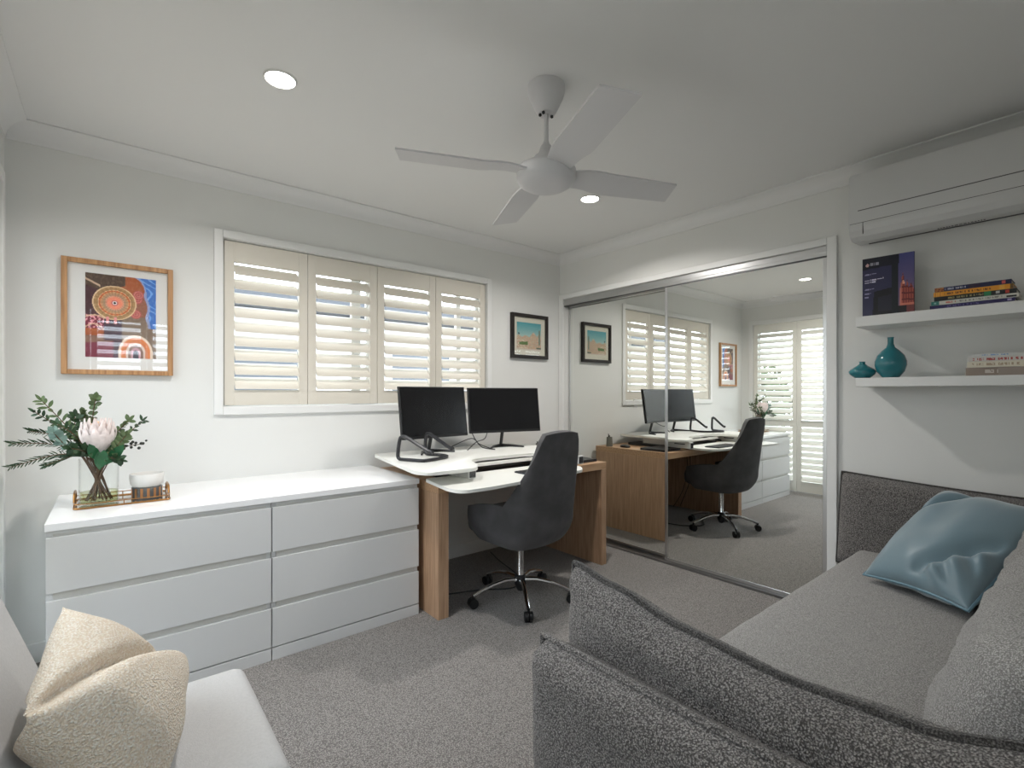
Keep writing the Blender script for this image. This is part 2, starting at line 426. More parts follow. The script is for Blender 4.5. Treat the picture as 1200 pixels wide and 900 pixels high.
for z0, z1 in ((WZ0, WZ0+.045), (WZ1-.04, WZ1)): bx_ax(bm, 'n', 0, WX0+.04, WX1-.04, z0+.001, z1-.001, .085, .112)
obj('window_frame', bm, M['whitepl'], w1)
obj('pane', B(WX0+.03, WX1-.03, .097, .1, WZ0+.04, WZ1-.04), M['glass'], w1)
joints = [WX0+.004, -2.131, -1.688, -1.246, WX1-.004]
for i in range(4):
    shutter_panel('n', 0, joints[i], joints[i+1], WZ0+.004, WZ1-.004, .112, .086, None, 9, 0, w1, M['shutter'], tilt=50, rod=None)
# south window behind the camera
w2 = thing('window_2', None, None); w2['kind'] = 'structure'
casing('s', YS, SX0, SX1, SZ0, SZ1, .046, w2)
obj('pane', B(SX0+.002, SX1-.002, YS-.1, YS-.097, SZ0+.002, SZ1-.002), M['glass'], w2)
for i in range(3):
    a = SX0+.004+i*.444
    shutter_panel('s', YS, a, a+.444, SZ0+.004, SZ1-.004, .112, .086, None, 9, 0, w2, M['shutterw'], tilt=30)
# west sliding door with bifold shutters
d1 = thing('door_1', None, None); d1['kind'] = 'structure'
casing('w', XL, DY0, DY1, 0, DZ1, .05, d1, floor_=True)
bm = bmesh.new()
for a0, a1 in ((DY0, DY0+.05), (DY1-.05, DY1), (-1.23, -1.15)): bx_ax(bm, 'w', XL, a0, a1, .001, DZ1-.001, .085, .115)
for z0, z1 in ((0.001, .05), (DZ1-.05, DZ1-.001)): bx_ax(bm, 'w', XL, DY0+.05, DY1-.05, z0, z1, .085, .115)
obj('door_frame', bm, M['whitepl'], d1)
obj('pane', B(XL-.1, XL-.097, DY0+.04, DY1-.04, .04, DZ1-.04), M['glass'], d1)
for i in range(4):
    a = DY0+.004+i*(DY1-DY0-.008)/4
    shutter_panel('w', XL, a, a+(DY1-DY0-.008)/4, .012, DZ1-.004, .11, .13, (.80, .88), 9, 15, d1, M['shutterw'], tilt=42)

# ------------------------------------------------------------------ outside
g = struct('ground_outside', B(-16, 16, -16, 16, -.45, -.3), M['concrete'])
nh = thing('neighbour_house', 'pale rendered house with dark roof beyond the shutters of the long window', 'house', (0, 4.2, -.3))
obj('house_wall', B(-7, 5, 4.2, 4.4, -.3, 2.35), M['render'], nh)
obj('roof', P([(-7.4, 3.7), (5.4, 3.7), (5.4, 6.5), (-7.4, 6.5)], 2.36, 2.52), M['roofm'], nh)
for x in (-3.6, -1.9, .4):
    f = obj('house_window', B(x, x+1.1, 4.17, 4.199, .9, 1.85), M['nglass'], nh)
    b = bmesh.new(); tube(b, [(x, 4.165, .9), (x+1.1, 4.165, .9), (x+1.1, 4.165, 1.85), (x, 4.165, 1.85)], .03, 4, True); obj('frame', b, M['whitepl'], f)
def shrub(x, y, s, label, m):
    t = thing('shrub', label, 'shrub', (x, y, -.3), group=None)
    bm = bmesh.new(); rnd = random.Random(int(x*100+y*37))
    for _ in range(1500):
        a = rnd.uniform(0, 2*PI); ph = math.acos(rnd.uniform(-1, 1)); r = rnd.uniform(.6, 1)
        c = Vector((x+s*.8*r*math.sin(ph)*math.cos(a), y+s*.8*r*math.sin(ph)*math.sin(a), -.3+.25*s+s*1.05*(1+r*math.cos(ph))))
        d = Vector((rnd.uniform(-1, 1), rnd.uniform(-1, 1), rnd.uniform(-1, 1))).normalized()*.09; e = d.cross(Vector((rnd.uniform(-1, 1), rnd.uniform(-1, 1), .3))).normalized()*.035
        bm.faces.new([bm.verts.new(c-d), bm.verts.new(c+e), bm.verts.new(c+d), bm.verts.new(c-e)])
    obj('foliage', bm, m, t)
    obj('trunk', T([(x, y, -.3), (x+.03, y, .3*s), (x, y+.02, 1.1*s)], [.05, .04, .02]), M['stem'], t)
shrub(-5.6, .9, .9, 'green shrub outside the shuttered door, closest to the drawers end', M['leafe'])
shrub(-7.6, -1.2, 1.15, 'tallest green shrub outside the middle of the shuttered door', M['leafd'])
shrub(-5.5, -2.9, .9, 'lowest green shrub outside the camera end of the shuttered door', M['leafe'])

# ------------------------------------------------------------------ wardrobe mirror doors
mc = bmesh.new()
box(mc, -.018, -.0005, MY0-.05, MY0-.002, 0, MZ1+.042, .003); box(mc, -.018, -.0005, MY1+.002, -.002, 0, MZ1+.042, .003)
box(mc, -.018, -.0005, MY0-.002, MY1+.002, MZ1+.002, MZ1+.042, .003)
struct('trim_5', mc, M['trim'])
d2 = thing('door_2', None, None, (0, 0, 0)); d2['kind'] = 'structure'
hb = bmesh.new(); box(hb, -.006, .075, MY0+.001, MY1-.001, 1.966, MZ1-.001, .004); box(hb, -.010, -.006, MY0+.001, MY1-.001, 1.985, 1.990)
obj('head_track', hb, M['alu'], d2)
obj('head_lip', B(-.004, .07, MY0+.001, MY1-.001, 1.957, 1.9655), mat('dark_aluminium', (.12, .12, .12, 1), .4, .8), d2)
ft = bmesh.new()
box(ft, -.012, -.006, MY0+.001, MY1-.001, .0005, .012)
obj('track_bed', B(-.005, .08, MY0+.001, MY1-.001, .0005, .006), M['black'], d2)
for x in (-.01, .012, .04, .062, .076): box(ft, x-.002, x+.002, MY0+.001, MY1-.001, .006, .02)
obj('floor_track', ft, M['alu'], d2)
def mdoor(xm, y0, y1, rot, z0=.022, z1=1.975):
    fr = thing('sliding_mirror', None, None, (xm, y0, 0), rot)
    bm = bmesh.new(); w = .02
    box(bm, -.004, .022, 0, w, z0, z1, .002); box(bm, -.004, .022, y1-y0-w, y1-y0, z0, z1, .002)
    box(bm, -.003, .02, w, y1-y0-w, z0, z0+.022, .002); box(bm, -.003, .02, w, y1-y0-w, z1-.02, z1, .002)
    o = obj('door_frame', bm, M['alu'], None, local=True); o.location = (xm, y0, 0); o.rotation_euler = (0, 0, rot); o.parent = d2
    o2 = obj('mirror', B(0, .006, w*.5, y1-y0-w*.5, z0+.01, z1-.01), M['mirror'], o, local=True)
    bpy.data.objects.remove(fr)
    return o
mdoor(.053, -1.09, MY1-.003, 0)
mdoor(.004, MY0+.003, -1.055, R(0.2))

# ------------------------------------------------------------------ downlights
def downlight(x, y, label, power):
    t = thing('downlight', label, 'downlight', (x, y, H), group=None)
    obj('trim_ring', L([(.056, -.004), (.06, -.001), (.06, 0), (.052, 0), (.052, -.004), (.053, -.006)], (x, y, H-.0005), 32, False, False), M['whitepl'], t, True)
    obj('lens', L([(.052, -.003), (.0001, -.003)], (x, y, H), 32, False, False), M['lamp'], t)
    l = bpy.data.lights.new('downlight_glow', 'AREA'); l.shape = 'DISK'; l.size = .085; l.energy = power; l.color = (1, .965, .93); l.spread = R(150)
    o = bpy.data.objects.new('downlight_glow', l); COL.objects.link(o); o.location = (0, 0, -.008); o.parent = t
downlight(-2.554, -1.065, 'round recessed downlight glowing over the drawers side, larger in view', 16)
downlight(-.781, -1.042, 'round recessed downlight glowing beyond the fan, near the mirrored wardrobe', 16)

# ------------------------------------------------------------------ ceiling fan
FX, FY = -1.742, -1.67
fan = thing('ceiling_fan', 'white four-blade ceiling fan on a short rod', 'ceiling fan', (FX, FY, H))
obj('canopy', L([(.072, -.0005), (.072, -.02), (.066, -.045), (.04, -.1), (.032, -.108), (.015, -.108)], (FX, FY, H), 40), M['fan'], fan, True)
for a in (-20, 40, 200, 150):
    b = bmesh.new(); box(b, FX+.024*math.cos(R(a))-.004, FX+.024*math.cos(R(a))+.004, FY+.024*math.sin(R(a))-.004, FY+.024*math.sin(R(a))+.004, H-.117, H-.106)
    obj('canopy_screw', b, M['dark'], fan)
obj('rod', L([(.009, -.27), (.009, -.1)], (FX, FY, H), 16), M['fan'], fan, True)
obj('motor_housing', L([(.0, -.395), (.05, -.397), (.085, -.39), (.108, -.375), (.115, -.36), (.115, -.33), (.106, -.318), (.07, -.31), (.055, -.295), (.047, -.275), (.03, -.262), (.022, -.235), (.012, -.222), (.012, -.215)], (FX, FY, H), 48), M['fan'], fan, True)
for k, ang in enumerate((67, 157, 247, 337)):
    a = R(ang); ca, sa = math.cos(a), math.sin(a); bm = bmesh.new(); g = []
    n = 14
    for i in range(n+1):
        t = i/n; r = .09+t*.475
        w = .052+.016*min(1, t*4) if t < .96 else .062
        w = .046+.022*min(1, t*3.2)-.008*t
        pitch = R(13)*(1-.25*t)
        lift = .008*math.sin(PI*min(1, t*3))
        row = []
        for side, dz in ((1, .0035), (-1, .0035), (-1, -.0035), (1, -.0035)):
            rr = r+(.012*side if i == n else 0)
            c = side*w+(.012 if t < .3 else .012)
            row.append(bm.verts.new((FX+ca*rr-sa*c, FY+sa*rr+ca*c, 2.055+lift+dz-side*w*math.sin(pitch))))
        g.append(row)
    for i in range(n):
        for q in range(4): bm.faces.new((g[i][q], g[i][(q+1) % 4], g[i+1][(q+1) % 4], g[i+1][q]))
    bm.faces.new(g[0][::-1]); bm.faces.new(g[-1])
    obj('blade', bm, M['fan'], fan, True, angle=50)

# ------------------------------------------------------------------ air conditioner
ac = thing('air_conditioner', 'white wall-mounted split air conditioner above the shelves', 'air conditioner', (0, -2.6, 2.1))
AY0, AY1 = -3.1, -2.232
prof = [(-.001, 2.335), (-.19, 2.335), (-.205, 2.325), (-.21, 2.12), (-.207, 2.10), (-.19, 2.055), (-.17, 2.04), (-.06, 1.965), (-.001, 1.965)]
prof = [(-.001, 2.345), (-.175, 2.345), (-.195, 2.335), (-.2, 2.12), (-.2, 2.105), (-.192, 2.055), (-.15, 2.035), (-.03, 2.03), (-.001, 2.04)]
def extr(prof, y0, y1, bev=0):
    bm = bmesh.new(); a = [bm.verts.new((x, y0, z)) for x, z in prof]; c = [bm.verts.new((x, y1, z)) for x, z in prof]; n = len(prof)
    f1 = bm.faces.new(a); f2 = bm.faces.new(c[::-1])
    for i in range(n): bm.faces.new((a[i], a[(i+1) % n], c[(i+1) % n], c[i]))
    if bev: bmesh.ops.bevel(bm, geom=list(f2.edges)+list(f1.edges), offset=bev, segments=2, affect='EDGES')
    return bm
AC_off = -.075
aprof = [(-.001, 2.30), (-.17, 2.30), (-.193, 2.292), (-.2, 2.27), (-.2, 2.06), (-.2, 2.045), (-.196, 2.01), (-.18, 1.985), (-.15, 1.968), (-.03, 1.975), (-.001, 1.985)]
obj('housing', extr(aprof, AY0, AY1, .006), M['ac'], ac, True, angle=25)
zc = AC_off
obj('flap', extr([(-.2035, 2.044), (-.2035, 2.03), (-.1995, 2.005), (-.184, 1.980), (-.152, 1.962), (-.10, 1.962), (-.10, 1.967), (-.150, 1.967), (-.181, 1.984), (-.1965, 2.009), (-.2, 2.03), (-.2, 2.044)], AY0+.03, AY1-.062), M['ac'], ac)
b = bmesh.new(); box(b, -.2015, -.1985, AY0, AY1-.006, 2.0455, 2.0475); box(b, -.2012, -.1985, AY0+.03, AY1-.04, 2.105, 2.109)
box(b, -.2040, -.199, AY1-.063, AY1-.0605, 1.99, 2.045)
box(b, -.10, -.094, AY0+.03, AY1-.06, 1.958, 1.972)
obj('grooves', b, mat('groove_grey', srgb(92, 92, 92), .7), ac)
b = bmesh.new()
rnd = random.Random(4); yy = -2.56
while yy > -2.72:
    w = rnd.uniform(.004, .012); box(b, -.125, -.115, yy-w, yy, 1.9605, 1.9625); yy -= w+.004
obj('lettering', b, mat('print_grey', srgb(110, 110, 110), .6), ac)

# ------------------------------------------------------------------ shelves and their things
def shelf(z0, z1, label):
    o = obj('floating_shelf', B(-.2, -.0005, -3.3, -2.262, z0, z1, .002), M['trim']); tag(o, label, 'shelf', None)
    return o
shelf(1.535, 1.585, 'white floating wall shelf holding the dark magazine, upper one')
shelf(1.24, 1.283, 'white floating wall shelf holding the teal vases, lower one')
# leaning prospectus
ZS = 1.5852
bk = thing('magazine', 'dark navy brochure with red tower picture leaning upright on the upper shelf', 'magazine', (-.12, -2.38, ZS))
A0, A1 = Vector((-.112, -2.268, ZS)), Vector((-.100, -2.472, ZS)); AD = (A1-A0); AW = AD.length; ADn = AD.normalized(); ANn = Vector((-ADn.y, ADn.x, 0))
if ANn.x < 0: ANn = -ANn
AH = .298
def mplace(off):
    return lambda a, b: A0+ADn*a+Vector((0, 0, b))+ANn*off
def magfn(u, v):
    c = (48, 47, 78)
    top = .86-.1*(1-u)*0
    if v > .84-.05*(1-u)+.02 and u < .72: c = (22, 24, 38)
    elif u > .7:
        t = v; c = (70+int(70*(1-v)), 72+int(40*(1-v)), 130)
        sky = .40+.28*math.exp(-((u-.79)/.035)**2)+.16*math.exp(-((u-.87)/.02)**2)+.10*math.exp(-((u-.94)/.03)**2)
        if .14 < v < sky and u > .735:
            c = (170, 84, 70)
            if int(u*64) % 3 == 0 or int(v*40+u*3) % 4 == 0: c = (104, 40, 44)
            if abs(u-.80) < .022 and .5 < v < .56: c = (236, 170, 140)
            if u < .76 or v < .19: c = (206, 120, 100)
        if v < .16: c = (34, 26, 34) if u < .86 else (120, 60, 60)
    elif u > .58: c = (20, 26, 34)
    elif .2+.08*v < u < .6 and v < .42+.12*u-.02:
        c = (16, 15, 22)
        if .32 < u < .6 and .1 < v < .3+.1*u: c = (34, 32, 48)
    if (u-.1)**2+((v-.885)*1.3)**2 < .0012: c = (206, 168, 164)
    if .16 < u < .33 and (abs(v-.905) < .008 or abs(v-.88) < .008) and int(u*110) % 4: c = (150, 150, 160)
    for vv, w in ((.72, .28), (.62, .46), (.585, .25), (.47, .22), (.4, .14), (.34, .08)):
        if abs(v-vv-.05*u) < .009 and .05 < u < .05+w*.85 and int(u*140) % 5: c = (150, 148, 182) if vv not in (.62, .585) else (206, 204, 222)
    return c
b = bmesh.new(); vs = []
for zz in (0, AH):
    for dd in ((0, .0), (AW, .0), (AW, .012), (0, .012)): vs.append(b.verts.new(A0+ADn*dd[0]+ANn*dd[1]+Vector((0, 0, zz))))
for f in ((0, 1, 2, 3), (7, 6, 5, 4), (0, 4, 5, 1), (1, 5, 6, 2), (2, 6, 7, 3), (3, 7, 4, 0)): b.faces.new([vs[i] for i in f])
obj('pages', b, M['dark'], bk)
painted('cover', 0, AW, 0, AH, magfn, 64, 84, mplace(-.0006), bk, M['paintg'])

# books: long stacks, spines facing the room
def book(y0, y1, z0, th, spine, label, group, depth=.13, x0=-.19, cover=(60, 60, 60), tilt=0):
    t = thing('book', label, 'book', (x0+depth/2, (y0+y1)/2, z0), group=group)
    cm = mat('book_cover', srgb(*cover), .4)
    b = bmesh.new(); box(b, x0, x0+depth, y0, y1, z0+.0003, z0+.0018); box(b, x0, x0+depth, y0, y1, z0+th-.0018, z0+th-.0003); box(b, x0, x0+.0015, y0, y1, z0+.0018, z0+th-.0018)
    obj('cover', b, cm, t)
    obj('pages', B(x0+.0015, x0+depth-.003, y0+.003, y1-.003, z0+.0018, z0+th-.0018), M['paper'], t)
    painted('spine', y0, y1, z0+.0004, z0+th-.0004, lambda u, v: spine(1-u, v), 110, 7, lambda a, bb: (x0-.0006, a, bb), t, M['paintg'])
    if tilt: t.rotation_euler = (0, 0, tilt)
    return t
rt = random.Random(11); TXT = [rt.random() for _ in range(400)]
def txt(u, v, a, b, col, base, vlo=.3, vhi=.7, k=150):
    if a < u < b and vlo < v < vhi and TXT[int(u*k) % 400] > .35 and (TXT[(int(u*k)*3+int(v*7)) % 400] > .2): return col
    return base
def sp_navy(u, v):
    c = (34, 40, 78)
    if u < .13: c = (176, 116, 60) if TXT[int(u*90+v*30) % 400] > .4 else (110, 44, 30)
    elif .46 < u < .62: c = (52, 40, 66)
    if .88 < u < .93 and .15 < v < .85: c = (206, 92, 86)
    return txt(u, v, .15, .45, (176, 180, 196), c)
def sp_orange(u, v):
    c = (226, 152, 42)
    if u < .11: c = (206, 128, 40) if int(u*160) % 2 else (238, 176, 70)
    if u > .96: c = (120, 84, 40)
    if .84 < u < .9: c = (232, 172, 70)
    return txt(u, v, .14, .74, (110, 66, 24), c)
def sp_black(u, v):
    c = (22, 24, 22)
    if .63 < u < .71: c = (44, 132, 78)
    if .76 < u < .81 and .3 < v < .8: c = (190, 190, 186)
    if .87 < u < .92 and .15 < v < .9: c = (190, 70, 56)
    return txt(u, v, .18, .62, (150, 142, 96), c)
def sp_white(u, v):
    c = (206, 204, 194)
    if u < .1: c = (48, 120, 112) if abs(u-.05) > .015 or abs(v-.5) > .2 else (150, 190, 184)
    if u > .87 and u < .98 and .2 < v < .6: c = (26, 26, 26)
    if .16 < u < .3: return txt(u, v, .16, .3, (196, 110, 96), c)
    return txt(u, v, .34, .84, (140, 138, 130), c, .35, .65)
def sp_violet(u, v):
    c = (48, 42, 92)
    if .92 < u < .96 and .3 < v < .8: c = (170, 160, 196)
    return txt(u, v, .22, .6, (106, 96, 150), c)
z = 1.5852
ub = 'books stacked on the upper shelf'
for th, sp, cv, yo, yr, lab in (
    (.016, sp_violet, (48, 42, 92), -2.815, -2.545, 'thin violet book at the bottom of the upper shelf stack'),
    (.0175, sp_white, (206, 204, 194), -2.825, -2.55, 'white book with green end, second from the bottom of the upper shelf stack'),
    (.019, sp_black, (22, 24, 22), -2.82, -2.56, 'black book with green patch, in the middle of the upper shelf stack'),
    (.021, sp_orange, (226, 152, 42), -2.81, -2.558, 'orange book below the navy one in the upper shelf stack'),
    (.019, sp_navy, (34, 40, 78), -2.805, -2.562, 'navy book with small red badge on top of the upper shelf stack')):
    book(yo, yr, z, th, sp, lab, ub, cover=cv); z += th+.0002
def sp_grey(u, v):
    c = (140, 124, 112)
    if .3 < u < .7: c = (150, 136, 126)
    return txt(u, v, .16, .3, (196, 186, 176), c)
def sp_cream(u, v):
    c = (214, 206, 186)
    if .54 < u < .58: c = (24, 22, 22)
    return txt(u, v, .05, .5, (168, 148, 124), txt(u, v, .66, .9, (120, 110, 100), c))
def sp_redwhite(u, v):
    c = (206, 200, 194)
    return txt(u, v, .04, .85, (170, 72, 66), c, .1, .75)
def sp_pale(u, v):
    c = (204, 204, 200)
    return txt(u, v, .08, .36, (120, 150, 190), c)
z = 1.2832
for th, sp, cv, yo, yr, lab in (
    (.034, sp_grey, (140, 124, 112), -3.0, -2.665, 'thick taupe book at the bottom of the lower shelf stack'),
    (.026, sp_cream, (214, 206, 186), -3.0, -2.67, 'cream book with black mark above the taupe book, lower shelf'),
    (.019, sp_redwhite, (206, 200, 194), -2.99, -2.673, 'white book with red lettering in the lower shelf stack'),
    (.013, sp_pale, (204, 204, 200), -2.98, -2.69, 'thin pale book with blue lettering on top of the lower shelf stack')):
    book(yo, yr, z, th, sp, lab, 'books stacked on the lower shelf', cover=cv); z += th+.0002
# teal vases
ZL = 1.2832
o = obj('vase', L([(.03, 0), (.036, .004), (.055, .03), (.064, .06), (.064, .08), (.055, .108), (.036, .132), (.018, .148), (.0125, .165), (.012, .19), (.0145, .197), (.011, .197), (.009, .16)], (-.11, -2.383, ZL), 40, True, True), M['teal'], None, True, angle=80)
tag(o, 'tall round-bellied teal glass bottle vase on the lower shelf', 'vase')
o = obj('vase', L([(.028, 0), (.034, .002), (.054, .02), (.059, .034), (.05, .046), (.026, .062), (.013, .072), (.012, .08), (.014, .084), (.01, .084), (.009, .07)], (-.12, -2.268-.0, ZL), 40), M['teal'], None, True, angle=80)
tag(o, 'small squat teal vase on the lower shelf next to the wardrobe', 'vase')
o.location = (0.012, .002, 0)

# ------------------------------------------------------------------ pictures on the window wall
def framed(name, label, x0, x1, z0, z1, fw, fm, mm, art, fn, nx, nz, d=.028):
    t = thing(name, label, 'picture', ((x0+x1)/2, 0, z0))
    b = bmesh.new()
    box(b, x0, x0+fw, -d, -.0006, z0, z1, .002); box(b, x1-fw, x1, -d, -.0006, z0, z1, .002)
    box(b, x0+fw, x1-fw, -d, -.0006, z0, z0+fw, .002); box(b, x0+fw, x1-fw, -d, -.0006, z1-fw, z1, .002)
    obj('frame', b, fm, t)
    obj('mount', B(x0+fw, x1-fw, -.012, -.002, z0+fw, z1-fw), mm, t)
    a = art
    painted('print', a[0], a[1], a[2], a[3], fn, nx, nz, lambda p, q: (p, -.0128, q), t)
    obj('glass', B(x0+fw, x1-fw, -.0185, -.018, z0+fw, z1-fw), M['picglass'], t)
def lerp(a, b, t): return tuple(int(p+(q-p)*t) for p, q in zip(a, b))
def artfn(u, v):
    n1 = noise.noise(Vector((u*4, v*5, 1))); n2 = noise.noise(Vector((u*30, v*36, 5)))
    x, y = u, v*1.46                                      # width 1, height 1.46
    cx, cy = .40, .97
    r = math.hypot((x-cx)*1.0, (y-cy)*1.02)
    # background regions
    if y > 1.25-.06*math.sin(x*7) and x < .55: c = (86, 66, 52)
    elif x < .3: c = (72, 38, 46)
    else: c = (168, 88, 48)
    if x > .55 and y < 1.1: c = (150, 96, 74)
    if x > .45 and y < .75: c = (132, 112, 96)
    edge = .74+.16*math.sin((1.46-y)*2.1)+.03*n1*3
    if y > .55 and x > edge:
        c = (62, 116, 196); 
        if abs(math.sin((x+y*.6)*22+2*math.sin(y*14))) < .35: c = (118, 168, 230)
    elif y > .55 and x > edge-.03: c = (148, 160, 200)
    if y < .74 and x < .32:
        c = (120, 34, 56)
        if n2 > .12: c = (226, 150, 160)
    if y < .5 and x < .42: c = (170, 88, 46)
    if y < .38 and x < .36: c = (140, 104, 88)
    if y < .25+.1*x and x < .4: c = (128, 50, 70)
    if abs(y-(.52+.06*math.sin(x*14))) < .012 and x < .34: c = (216, 178, 150)
    if abs(y-(.70-.05*x+.04*math.sin(x*12))) < .012 and x < .34: c = (216, 178, 150)
    if abs(y-(1.36-.55*x)) < .018 and x < .2: c = (206, 176, 150)
    if .25 < x < .5 and y < .68 and not (y < .3 and x < .38): c = (66, 40, 56)
    for bx, by in ((.72, 1.07), (.74, 1.15), (.70, .80)):
        q = math.hypot(x-bx, y-by)
        if q < .085: c = (214, 126, 118) if int(q*60) % 2 else (176, 90, 84)
    # roundel
    if r < .31:
        bands = [(.02, (24, 16, 20)), (.035, (240, 236, 232)), (.05, (206, 110, 110)), (.11, (238, 142, 112)), (.135, (226, 160, 130)), (.16, (176, 146, 116)), (.19, (196, 150, 110)), (.2, (222, 160, 110)), (.225, (206, 104, 54)), (.235, (236, 196, 150)), (.26, (166, 128, 84)), (.29, (176, 140, 92)), (.31, (226, 196, 156))]
        for rb, cc in bands:
            if r < rb: c = cc; break
        if int(math.atan2(y-cy, x-cx)*24/PI) % 2 and .11 < r < .29: c = lerp(c, (120, 90, 66), .25)
    # arches
    q = math.hypot(x-.70, (y-.10)*.78) if y > .10 else abs(x-.70)
    if q < .25 and y < .5:
        c = [(58, 52, 72), (206, 160, 170), (140, 110, 100), (226, 206, 196), (214, 126, 78), (226, 134, 80), (236, 214, 196)][min(6, int(q/.25*7))]
    for bx in (.3, .41):
        if abs(x-bx) < .022 and .60 < y < .72: c = (232, 150, 150)
    return lerp(c, (255, 240, 220) if n2 > .25 else c, .12)
framed('framed_art', 'square oak-framed painting of concentric circles hanging above the flowers', -3.226, -2.803, 1.297, 1.837, .022, M['frameoak'], M['mat'], (-3.142, -2.873, 1.379, 1.776), artfn, 100, 146)
def towerfn(u, v):
    n1 = noise.noise(Vector((u*9, v*9, 3))); n2 = noise.noise(Vector((u*26, v*26, 8)))
    c = lerp((166, 196, 190), (78, 158, 168), max(0, min(1, (v-.5)*2)))
    sk = .50+.14*math.exp(-((u-.7)/.1)**2)+.14*math.exp(-((u-.93)/.05)**2)+.03*math.sin(u*22)
    if v < sk:
        c = (206, 186, 158)
        if n2 > .12: c = (196, 150, 126)
        if n2 < -.2: c = (170, 168, 150)
        if v < .34 and u < .45: c = (216, 206, 180) if n2 > 0 else (186, 150, 130)
    if .1 < u < .45 and .18 < v < .26+.1*u: c = (92, 120, 66)
    if v < .1 and u > .8: c = (96, 108, 92)
    if .9 < u < .97 and .2 < v < .75: c = (116, 132, 116)
    if (u-.08)**2+(v-.58)**2 < .0012: c = (70, 104, 104)
    if v < .045: c = (206, 190, 176)
    return c
framed('framed_print', 'small black-framed print of a pale skyline under turquoise sky, beside the wardrobe', -.565, -.163, 1.494, 1.86, .028, M['darkwood'], M['matw'], (-.503, -.237, 1.568, 1.79), towerfn, 60, 52)

# ------------------------------------------------------------------ drawer units and worktop
def drawer_unit(x0, x1, label):
    t = thing('drawer_cabinet', label, 'cabinet', ((x0+x1)/2, -.33, 0), group=None)
    b = bmesh.new(); box(b, x0, x0+.018, -.64, -.017, 0, .712); box(b, x1-.018, x1, -.64, -.017, 0, .712)
    box(b, x0+.018, x1-.018, -.6, -.017, .06, .075); box(b, x0+.018, x1-.018, -.03, -.017, .075, .70)
    box(b, x0+.018, x1-.018, -.645, -.03, .700, .712)
    box(b, x0+.001, x1-.001, -.66, -.64, 0, .054, .001); obj('carcass', b, M['cabinet'], t)
    for z0, z1 in ((.06, .234), (.262, .462), (.49, .69)):
        d = obj('drawer', B(x0+.0015, x1-.0015, -.66, -.641, z0, z1, .0012), M['cabinet'], t)
        obj('handle_recess', B(x0+.019, x1-.019, -.645, -.605, z1-.002, z1+(.0275 if z1 < .6 else .0095)), M['recess'], d)
    return t
drawer_unit(-3.231, -2.489, 'white three-drawer cabinet under the flowers, against the window wall')
drawer_unit(-2.486, -1.744, 'white three-drawer cabinet whose right side touches the oak desk')
tag(obj('worktop', B(-3.234, -1.742, -.662, -.001, .7125, .741, .0025), M['cabtop']), 'long glossy white worktop lying across both drawer cabinets', 'worktop')

# ------------------------------------------------------------------ desk
DX0, DX1, DF, DBk, DZ = -1.705, -.335, -.80, -.03, .722
desk = thing('desk', 'oak panel-leg desk standing between drawers and wardrobe', 'desk', ((DX0+DX1)/2, -.4, 0))
obj('desktop', B(DX0, DX1, DF, DBk, DZ-.05, DZ, .0015), M['oakx'], desk)
obj('leg', B(DX0, DX0+.065, DF+.001, DBk-.001, 0, DZ-.0505, .0015), M['oak'], desk)
obj('leg', B(DX1-.05, DX1, DF+.001, DBk-.001, 0, DZ-.0505, .0015), M['oak'], desk)
for (xx, pts) in ((0, [(-1.55, -.33, .67), (-1.56, -.34, .5), (-1.62, -.3, .3), (-1.6, -.2, .02)]), (1, [(-1.48, -.34, .67), (-1.5, -.34, .45), (-1.57, -.25, .2), (-1.55, -.15, .012)])):
    o = obj('cable', T(smooth_pts(pts), .003, 6), M['black'], None, True)
    tag(o, ['black cable hanging under the desk next to its left panel leg', 'black cable hanging under the desk, farther from the left panel leg'][xx], 'cable')
# trailing floor cable by the casters
o = obj('cable', T(smooth_pts([(-1.5, -.55, .008), (-1.3, -.62, .006), (-1.12, -.72, .006), (-.98, -.6, .006), (-.9, -.3, .01), (-.85, -.12, .02)]), .004, 6), M['black'], None, True)
tag(o, 'black cable lying on the carpet under the office chair', 'cable')

# sit-stand converter
cv = thing('standing_desk_converter', 'white two-level sit-stand converter lying on the oak desk', 'desk riser', (-1.2, -.5, DZ))
zt = .82
top = round_poly([(-1.75, -.07), (-.62, -.07), (-.60, -.14), (-.58, -.76), (-.66, -.84), (-.80, -.82), (-.90, -.68), (-1.42, -.66), (-1.50, -.88), (-1.58, -.97), (-1.84, -.95), (-1.88, -.86)],
                 [.05, .05, .05, .05, .04, .06, .1, .1, .06, .04, .03, .04])
obj('platform', P([(x, y) for x, y in top], zt-.018, zt, .003), M['white'], cv, True, angle=30)
tray = round_poly([(-1.74, -.72), (-.80, -.72), (-.74, -.92), (-.84, -1.045), (-1.2, -1.085), (-1.62, -1.13), (-1.76, -1.12), (-1.79, -1.04)], [.02, .02, .06, .06, .2, .08, .04, .05])
obj('keyboard_tray', P(tray, .731, .747, 0), M['white'], cv)
b = bmesh.new()
box(b, -1.44, -.84, -.70, -.685, .775, .795, .002)
obj('cross_bar', b, M['white'], cv)
for sx in (-1.56, -.70):
    b = bmesh.new(); box(b, sx, sx+.012, -.86, -.3, .745, .80, .002); box(b, sx, sx+.05, -.87, -.855, .745, .80, .002)
    a = obj('side_arm', b, M['whitepl'], cv)
    for k in range(4): obj('vent_slot', B(sx+.008+k*.01, sx+.013+k*.01, -.8735, -.8695, .752, .793), M['black'], a)
    obj('side_slot', B(sx-.0008, sx+.013, -.80, -.70, .775, .783), M['black'], a)
obj('base_frame', B(-1.60, -.66, -.60, -.15, DZ+.0005, .742, .003), M['darkmetal'], cv)
obj('lift_strut', T([(-1.50, -.70, .755), (-1.45, -.35, .80)], .008, 6), M['darkmetal'], cv, True); obj('lift_strut', T([(-.78, -.70, .755), (-.80, -.35, .80)], .008, 6), M['darkmetal'], cv, True)
